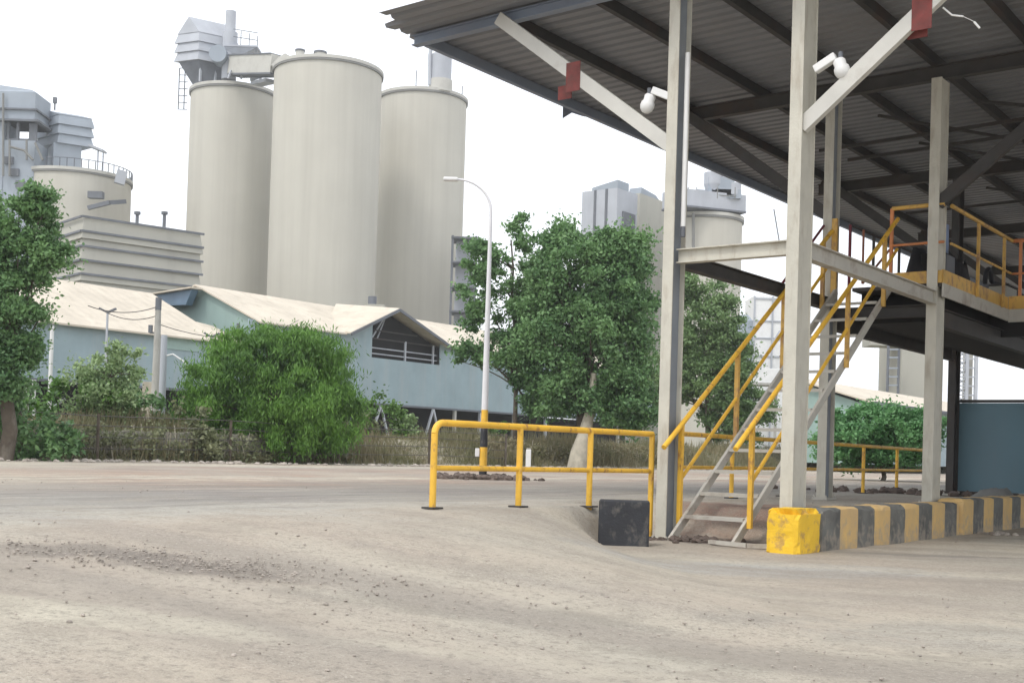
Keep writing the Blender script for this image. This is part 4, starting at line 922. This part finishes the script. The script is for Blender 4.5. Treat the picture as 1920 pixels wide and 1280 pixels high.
# far right buildings seen under the platform
zz1 = P(1720, 622, 130).z
c = P(1692, 624, 130); fb = thing('far_plant_building', 'tall plain beige building seen below the platform', 'building', V((c.x, c.y, 0)))
xa, xb = P(1690, 680, 130).x, P(1768, 680, 130).x
b = MB(); b.hexa([V((xa, 130, 0)), V((xb, 130, 0)), V((xb, 138, 0)), V((xa, 138, 0))], [V((xa, 130, zz1)), V((xb, 130, zz1 - .9)), V((xb, 138, zz1 - .9)), V((xa, 138, zz1))]); b.build('wall', M['louvre'], fb)
xc = P(1634, 640, 130).x; b = MB(); b.bx(V(((xa + xc) / 2, 132, zz1 - .75)), xa - xc, 3, 1.5); b.build('roof_bridge', M['louvre'], fb)
lt = thing('ladder_tower', 'dark ladder tower left of the plain beige building', 'ladder tower', V((P(1672, 700, 128).x, 128, 0)))
for px in (1666, 1686):
    b = MB(); p = P(px, 640, 128); b.bar(V((p.x, 128, 0)), V((p.x, 128, P(px, 640, 128).z)), .22, .22, U); b.build('upright', M['plantdark'], lt)
for py in (640, 655, 670, 690, 706, 722):
    b = MB(); b.bar(P(1666, py, 128), P(1686, py, 128), .14, .14); b.build('rung', M['steelblue'], lt)
c = P(1804, 655, 120); t = thing('lattice_tower', 'pale lattice tower right of the rear column', 'tower', V((c.x, c.y, 0)))
x0, x1 = P(1794, 700, 120).x, P(1830, 700, 120).x
for xx in (x0, x1 - .9, x1): b = MB(); b.bx(V((xx, 120, c.z / 2)), .3, .3, c.z); b.build('leg', M['steelgrey'], t)
b = MB(); n = 14
for i in range(n):
    za, zb_ = c.z * i / n, c.z * (i + 1) / n; b.bar(V((x0, 120, za)), V((x1 - .9, 120, zb_)), .1, .1); b.bar(V((x1 - .9, 120, za)), V((x0, 120, zb_)), .1, .1); b.bx(V(((x0 + x1) / 2, 120, zb_)), x1 - x0, .15, .12)
b.build('lattice', M['steelgrey'], t)
b = MB(); b.bx(V((x1 - .45, 121, c.z / 2)), .8, .5, c.z); b.build('riser_panel', M['louvre'], t)
# ---------------------------------------------------------------- poles at the left
def gpt(px, v): 
    r = ray(px, 830); t = (v - (EYE - BP).dot(VV)) / V((r.x, r.y, 0)).dot(VV); p = EYE + r * t; return V((p.x, p.y, gz(p.x, p.y)))
def topz(p, px, py): return P(px, py, p.y).z
p = gpt(288, 34); up = thing('utility_pole', 'grey concrete utility pole with small insulator and wires', 'utility pole', p); zt4 = topz(p, 291, 560)
b = MB(); b.tube([p - Z * .1, V((p.x, p.y, zt4))], .19, 12, True, .11); b.build('pole', M['concrete'], up)
b = MB(); b.cyl(p, .125, zt4 - .45, zt4 + .04, 10); b.bx(V((p.x - .28, p.y, zt4 - 1.2)), .14, .14, .3); b.bar(V((p.x - .3, p.y, zt4 - 1.35)), V((p.x, p.y, zt4 - 1.35)), .06, .06); b.build('insulator', M['plantdark'], up)
b = MB(); b.bx(p + Z * .9 + V((-.3, .1, 0)), .42, .3, 2.1); b.build('stub', M['palebark'], up)
p2 = gpt(301, 32); pp = thing('pipe_pole', 'smooth pale metal pole beside the concrete utility pole', 'pole', p2)
b = MB(); b.tube([p2 - Z * .1, V((p2.x, p2.y, topz(p2, 304, 628)))], .14, 12, True, .12); b.build('pole', M['steelgrey'], pp)
b = MB(); q = V((p2.x, p2.y, topz(p2, 304, 668))); b.tube([q, q + V((.35, 0, .1)), q + V((.75, 0, -.15)), q + V((.95, 0, -.35))], .03, 8); b.build('bracket_arm', M['white'], pp)
def yard_lamp(px, pyt, v, label, m='steelgrey'):
    p = gpt(px, v); zt = topz(p, px, pyt); t = thing('yard_lamp', label, 'lamp', p, 'twin-headed yard lamps at the shed')
    b = MB(); b.tube([p - Z * .1, V((p.x, p.y, zt))], .09, 8, True, .06); b.build('pole', M[m], t)
    for s_ in (-1, 1):
        b = MB(); b.bar(V((p.x, p.y, zt - .1)), V((p.x + s_ * .45, p.y, zt + .12)), .16, .10); b.build('lamp_head', M['plantdark'], t)
yard_lamp(193, 582, 50, 'twin-headed yard lamp left of the concrete utility pole')
yard_lamp(390, 628, 50, 'twin-headed yard lamp beside the big bush')
for px, pt, v, lab in ((94, 610, 33, 'tall thin white pole left of the young tree'), (64, 712, 33, 'short white post just left of the tall white pole')):
    p = gpt(px - 4, v); b = MB(); b.tube([p - Z * .1, V((p.x, p.y, topz(p, px, pt)))], .075, 8); tag(b.build('white_pole', M['white']), lab, 'pole', 'white poles at the left')
b = MB(); a = P(100, 785, 44); b.tube([P(75, 780, 44), P(122, 748, 44)], .05, 6); tag(b.build('stay_rod', M['steelgrey']), 'thin slanting stay rod right of the tall white pole', 'rod')
def sag(a, c, d, n=12): return [a.lerp(c, i / n) - Z * d * 4 * (i / n) * (1 - i / n) for i in range(n + 1)]
wt = V((p.x, p.y, 0)); upt = V((up.location.x, up.location.y, zt4 - .3))
for k, (e, d) in enumerate(((P(165, 573, 46), .25), (P(186, 578, 50), .3), (P(560, 600, 75), .8))):
    b = MB(); b.tube(sag(upt - Z * .35 * k, e, d), .018, 5)
    tag(b.build('overhead_wire', M['wire']), ['upper thin wire running left from the utility pole', 'lower thin wire from utility pole to the left yard lamp', 'thin wire running right from the utility pole'][k], 'wire', 'wires of the utility pole')
# wire fence with posts along the bank, overgrown
fc = thing('wire_fence', 'low rusty wire fence overgrown by scrub at the left', 'fence', W(8, 26))
us = list(np.arange(-18, 34, 5.2))
for u in us:
    p = W(float(u), 26.2); h = gz(p.x, p.y); b = MB(); b.tube([V((p.x, p.y, h - .1)), V((p.x, p.y, h + 1.45))], .05, 8); b.build('fence_post', M['bark'], fc)
b = MB()
for k in (.4, .75, 1.1, 1.4): b.tube([V((W(float(u), 26.2).x, W(float(u), 26.2).y, .45 + k + .03 * math.sin(u * 3))) for u in us], .012, 4)
b.build('wire', M['wire'], fc)
# ---------------------------------------------------------------- vegetation
def tree(nm, label, base, top, clusters, per, size, mat_, seed, r0=.2, nl=24, rl=.06, bark='bark', droop=0.0, group='trees behind the yard', cat='tree', aspect=.55):
    t = thing(nm, label, cat, base, group); b = MB(); limbs(b, base - Z * .1, top, r0, clusters, nl, seed, rl); b.build('trunk', M[bark], t)
    foliage('crown', mat_, t, clusters, per, size, seed, droop, aspect); return t
def at(px, py, Y): return P(px, py, Y)
def mass(px, py, rx, ry, Y, n, rs_, seed, ryd=None, shell=.5):
    """clusters filling an ellipsoid given by its picture centre and radii at depth Y"""
    k = Y / F; c = at(px, py, Y); return crown((c.x, c.y, c.z), (rx * k, ryd or rx * k * .8, ry * k), n, rs_, seed, shell)
# left tree, near the road
base = gpt(10, 25.0); YL = base.y
cl = mass(0, 560, 84, 200, YL, 95, .45, 1) + mass(68, 380, 40, 46, YL, 22, .3, 2) + mass(88, 470, 36, 70, YL, 24, .34, 3) + mass(-15, 690, 80, 80, YL, 40, .45, 4) + mass(60, 655, 28, 28, YL, 6, .3, 5) + mass(-60, 500, 100, 190, YL, 40, .6, 6)
tree('broadleaf_tree', 'dense dark green tree at the left edge', base, at(15, 430, YL), cl, 300, .125, M['leafA'], 11, .22, 26, .05)
# young pale tree
base = gpt(205, 29); Yk = base.y
cl = mass(205, 715, 82, 48, Yk, 55, .38, 21) + mass(220, 670, 50, 26, Yk, 18, .3, 22) + mass(185, 765, 55, 35, Yk, 22, .38, 23)
tree('young_tree', 'airy pale green young tree in front of the teal wall', base, at(210, 690, Yk), cl, 95, .13, M['leafD'], 12, .07, 18, .03)
# the large bush
base = gpt(505, 27.5); Yb = base.y
cl = mass(505, 735, 160, 116, Yb, 190, .5, 31, 2.6, .4) + mass(570, 665, 85, 48, Yb, 40, .5, 32) + mass(440, 660, 50, 46, Yb, 18, .45, 33) + mass(390, 790, 62, 70, Yb, 30, .5, 34) + mass(625, 760, 52, 90, Yb, 34, .5, 35) + mass(500, 805, 160, 58, Yb, 90, .5, 36)
tree('large_bush', 'huge rounded drooping green bush beside the road', base, at(505, 680, Yb), cl, 330, .20, M['leafC'], 13, .2, 20, .05, droop=.75, cat='bush', aspect=.2)
# big tree: the main crown and its neighbours
base = gpt(1085, 25.5); Ym = base.y
base.z = gz(base.x, base.y)
cl = mass(1115, 545, 118, 122, Ym, 95, .62, 41) + mass(1095, 640, 128, 90, Ym, 60, .65, 42) + mass(1180, 480, 60, 65, Ym, 24, .7, 43) + mass(1050, 460, 45, 50, Ym, 13, .6, 44) + mass(1190, 690, 50, 90, Ym, 24, .7, 45) + mass(1040, 740, 45, 36, Ym, 12, .55, 46)+ mass(1115, 745, 115, 55, Ym, 50, .6, 47) + mass(1030, 540, 62, 90, Ym, 40, .5, 48) + mass(1030, 660, 66, 80, Ym, 40, .5, 49) + mass(1180, 760, 60, 50, Ym, 26, .5, 50)
tree('broadleaf_tree', 'tallest dense tree, directly left of the left front column', base, at(1120, 480, Ym), cl, 420, .20, M['leafA'], 14, .30, 40, .08, 'bark')
b0 = gpt(1082, 25.0); b = MB(); b.tube([b0 - Z * .2 + V((0, 0, 0)), b0 + V((.1, 0, .7)), b0 + V((.35, .05, 1.6)), b0 + V((.55, .1, 2.6)), b0 + V((.7, .1, 4.4))], .48, 12, True, .14)
tag(b.build('bare_trunk', M['palebark']), 'pale flaring bare trunk standing behind the yellow fence', 'tree trunk')
base = gpt(965, 29); Ys = base.y
cl = mass(920, 550, 60, 105, Ys, 44, .5, 51) + mass(965, 670, 70, 55, Ys, 36, .5, 52) + mass(1000, 740, 45, 40, Ys, 14, .5, 57) + mass(985, 440, 50, 34, Ys, 9, .45, 53) + mass(895, 465, 36, 22, Ys, 9, .45, 54) + mass(885, 660, 40, 24, Ys, 10, .45, 55) + mass(975, 560, 45, 90, Ys, 26, .5, 58) + mass(1010, 560, 40, 90, Ys, 12, .5, 56)
tree('sparse_tree', 'sparse open tree directly right of the street lamp', base, at(960, 450, Ys), cl, 190, .20, M['leafA'], 15, .13, 34, .05)
base = gpt(1330, 31); Yr = base.y
cl = mass(1335, 660, 72, 150, Yr, 120, .75, 61) + mass(1290, 520, 40, 50, Yr, 14, .6, 62) + mass(1370, 700, 40, 80, Yr, 20, .7, 63) + mass(1250, 700, 70, 95, Yr, 34, .8, 64) + mass(1385, 770, 70, 55, Yr, 40, .7, 65)
tree('broadleaf_tree', 'lighter green tree seen between the two front columns', base, at(1325, 560, Yr), cl, 330, .22, M['leafM'], 16, .22, 26, .07)
# shrubs
def shrub(px, v, w, h, m, label, seed, n=26, size=.17, per=110, group='roadside shrubs', py=None, nm='shrub'):
    p = gpt(px, v); rs = np.random.RandomState(seed); cl = []
    for i in range(n):
        a = rs.uniform(-1, 1); q = rs.uniform(0, 1); s = rs.uniform(.18, .36) * min(h, 2) * .6
        hh_ = h * (1 - a * a * .7); cl.append(((p.x + a * w / 2, p.y + rs.uniform(-.5, .5) * w * .5, p.z + q * hh_), (s, s, s)))
    t = thing(nm, label, 'shrub', p, group); b = MB(); limbs(b, p - Z * .1, p + Z * h * .5, .04, cl, 8, seed, .02); b.build('stems', M['bark'], t)
    foliage('leaves', m, t, cl, per, size, seed); return t
shrub(715, 31, 2.2, 2.0, M['leafB'], 'bright green shrub right of the huge bush', 71)
shrub(765, 30, 1.2, 1.2, M['leafD'], 'small grey green shrub under the shed wall, left of lamp', 72, 12)
shrub(670, 29, 1.4, 1.6, M['hedge'], 'olive scrub at the right foot of the huge bush', 73, 14)
shrub(940, 31, 2.0, 1.0, M['leafB'], 'low green shrub right of the lamp foot on the bank', 74, 14)
shrub(345, 27, 2.2, 1.7, M['hedge'], 'olive scrub at the left foot of the huge bush', 75, 18)
shrub(150, 30, 3.4, 1.9, M['leafC'], 'dark green shrub under the young tree', 76, 22)
shrub(250, 31, 3.0, 1.9, M['leafA'], 'dark shrub between young tree and utility pole', 78, 22)
shrub(12, 26.0, 3.6, 2.2, M['leafA'], 'dark undergrowth below the tree at the left edge', 79, 40)
shrub(1380, 30, 3.4, 2.6, M['leafA'], 'dark green shrub behind the lower stair treads', 77, 26)
# low stone wall behind the hedge
def stonemat():
    m = mat('rough_stone_wall', (.33, .31, .26), .9, .15, 2, (.16, .17, .11), .6, (2, 2, 2), .45, .65, .8, 9); nt = m.node_tree; b = nt.nodes['Principled BSDF']
    vo = nt.nodes.new('ShaderNodeTexVoronoi'); vo.feature = 'DISTANCE_TO_EDGE'; vo.inputs['Scale'].default_value = 4.5
    nt.links.new(mapped(nt), vo.inputs['Vector']); old = b.inputs['Base Color'].links[0].from_socket
    c = mixc(nt, ramp(nt, vo.outputs['Distance'], [(.0, (.8,) * 3), (.07, (0, 0, 0))]), old, (.12, .11, .09)); nt.links.new(c, b.inputs['Base Color']); return m
M['stonewall'] = stonemat()
b = MB(); rr = random.Random(4); u = -15.0; tops = []
while u < 20:
    tops.append((u, 1.42 + rr.uniform(-.05, .05))); u += .5
for (ua, za), (ub, zb_) in zip(tops, tops[1:]):
    b.hexa([W(ua, 26.75, .3), W(ub - .004, 26.75, .3), W(ub - .004, 27.1, .3), W(ua, 27.1, .3)], [W(ua, 26.75, za), W(ub - .004, 26.75, (za + zb_) / 2), W(ub - .004, 27.1, (za + zb_) / 2), W(ua, 27.1, za)])
tag(b.build('stone_wall', M['stonewall']), 'low rough grey stone wall behind the hedge at the left', 'wall')
# overgrown hedge along the fence
def hedge_strip(u0, u1, v, h, m, label, seed, per=34, size=.13, nm='hedge'):
    rs = np.random.RandomState(seed); cl = []; u = u0
    while u < u1:
        p = W(u, v + rs.uniform(-.35, .35)); z = gz(p.x, p.y) + rs.uniform(0, 1) * h * rs.uniform(.75, 1.1); s = rs.uniform(.16, .32); cl.append(((p.x, p.y, z), (s * 1.3, s * 1.3, s))); u += .045
    p = W((u0 + u1) / 2, v); t = thing(nm, label, 'hedge', V((p.x, p.y, gz(p.x, p.y))), 'hedges along the bank'); foliage('leaves', m, t, cl, per, size, seed)
    b = MB(); rr = random.Random(seed)
    for i in range(int((u1 - u0) * 2.5)):
        q = W(rr.uniform(u0, u1), v + rr.uniform(-.3, .3)); q.z = gz(q.x, q.y); b.tube([q, q + V((rr.uniform(-.3, .3), rr.uniform(-.2, .2), h * rr.uniform(.6, 1.15)))], .014, 4)
    tag(b.build('twigs', M['palebark'], t), kind='stuff'); return t
hedge_strip(-14, 19, 26.6, .98, M['hedge'], 'tangled olive hedge along the wire fence at the left', 81, 24)
hedge_strip(28, 48, 27.2, .75, M['grassm'], 'thin scrubby hedge on the bank behind the near yellow fence', 82, 16, .14)
# creeper mound on the right
pts_ = []; rs = np.random.RandomState(91); p = PV(1655, 800, 14)
Yc = 46.0; cl = mass(1648, 812, 118, 54, Yc, 150, .4, 92, 2.2, .35) + mass(1575, 805, 40, 40, Yc, 24, .36, 95) + mass(1735, 805, 40, 42, Yc, 24, .36, 96) + mass(1650, 852, 118, 16, Yc, 50, .34, 97) + mass(1600, 830, 50, 48, Yc, 30, .4, 93) + mass(1710, 830, 55, 40, Yc, 30, .4, 94)
base = V((at(1655, 850, Yc).x, Yc, .45)); tree('creeper_mound', 'bright green creeper mound behind the far yellow fence', base, base + Z * 1.6, cl, 150, .15, M['creeper'], 17, .1, 16, .03, cat='shrub', group='roadside shrubs')
# dry grass on the bank and verge
rs = np.random.RandomState(99); n = 60000; uu = rs.uniform(-25, 95, n); v_ = 26.3 + np.abs(rs.normal(0, 2.4, n)); P_ = np.array(BP)[None] + uu[:, None] * np.array(U)[None] + v_[:, None] * np.array(VV)[None]
P_[:, 2] = [gz(a, b_) for a, b_ in P_[:, :2]]
h = rs.uniform(.12, .55, (n, 1)) * (1 + .6 * np.sin(uu * .7))[:, None].clip(.4, 1.6); sd_ = rs.normal(size=(n, 3)) * [1, 1, 0]; sd_ /= np.linalg.norm(sd_, axis=1)[:, None]; lean_ = rs.normal(size=(n, 3)) * .12 * [1, 1, 0]
A = P_ - sd_ * .02; B_ = P_ + sd_ * .02; T = P_ + lean_ + np.array([0, 0, 1.]) * h
co = np.stack([A, B_, T + sd_ * .006, T - sd_ * .006], 1).reshape(-1, 3); o = raw_mesh('grass', co, np.arange(n * 4).reshape(-1, 4), M['grassm'], None, tuple(W(30, 28, 1)))
tag(o, 'dry grass and weeds covering the bank beyond the dirt road', 'grass', kind='stuff')
# ---------------------------------------------------------------- haze
b = MB(); b.hexa([V((-700, -80, -1.5)), V((700, -80, -1.5)), V((700, 720, -1.5)), V((-700, 720, -1.5))], [V((-700, -80, 85)), V((700, -80, 85)), V((700, 720, 85)), V((-700, 720, 85))])
hm = bpy.data.materials.new('haze'); hm.use_nodes = True; hn = hm.node_tree; hn.nodes.clear(); ho = hn.nodes.new('ShaderNodeOutputMaterial'); hv = hn.nodes.new('ShaderNodeVolumePrincipled')
hv.inputs['Density'].default_value = .0004; hv.inputs['Color'].default_value = (.92, .95, 1, 1); hv.inputs['Anisotropy'].default_value = .2
hn.links.new(hv.outputs[0], ho.inputs['Volume'])
hz = b.build('haze', hm); tag(hz, 'thin pale haze hanging over the whole site', 'haze', kind='stuff')
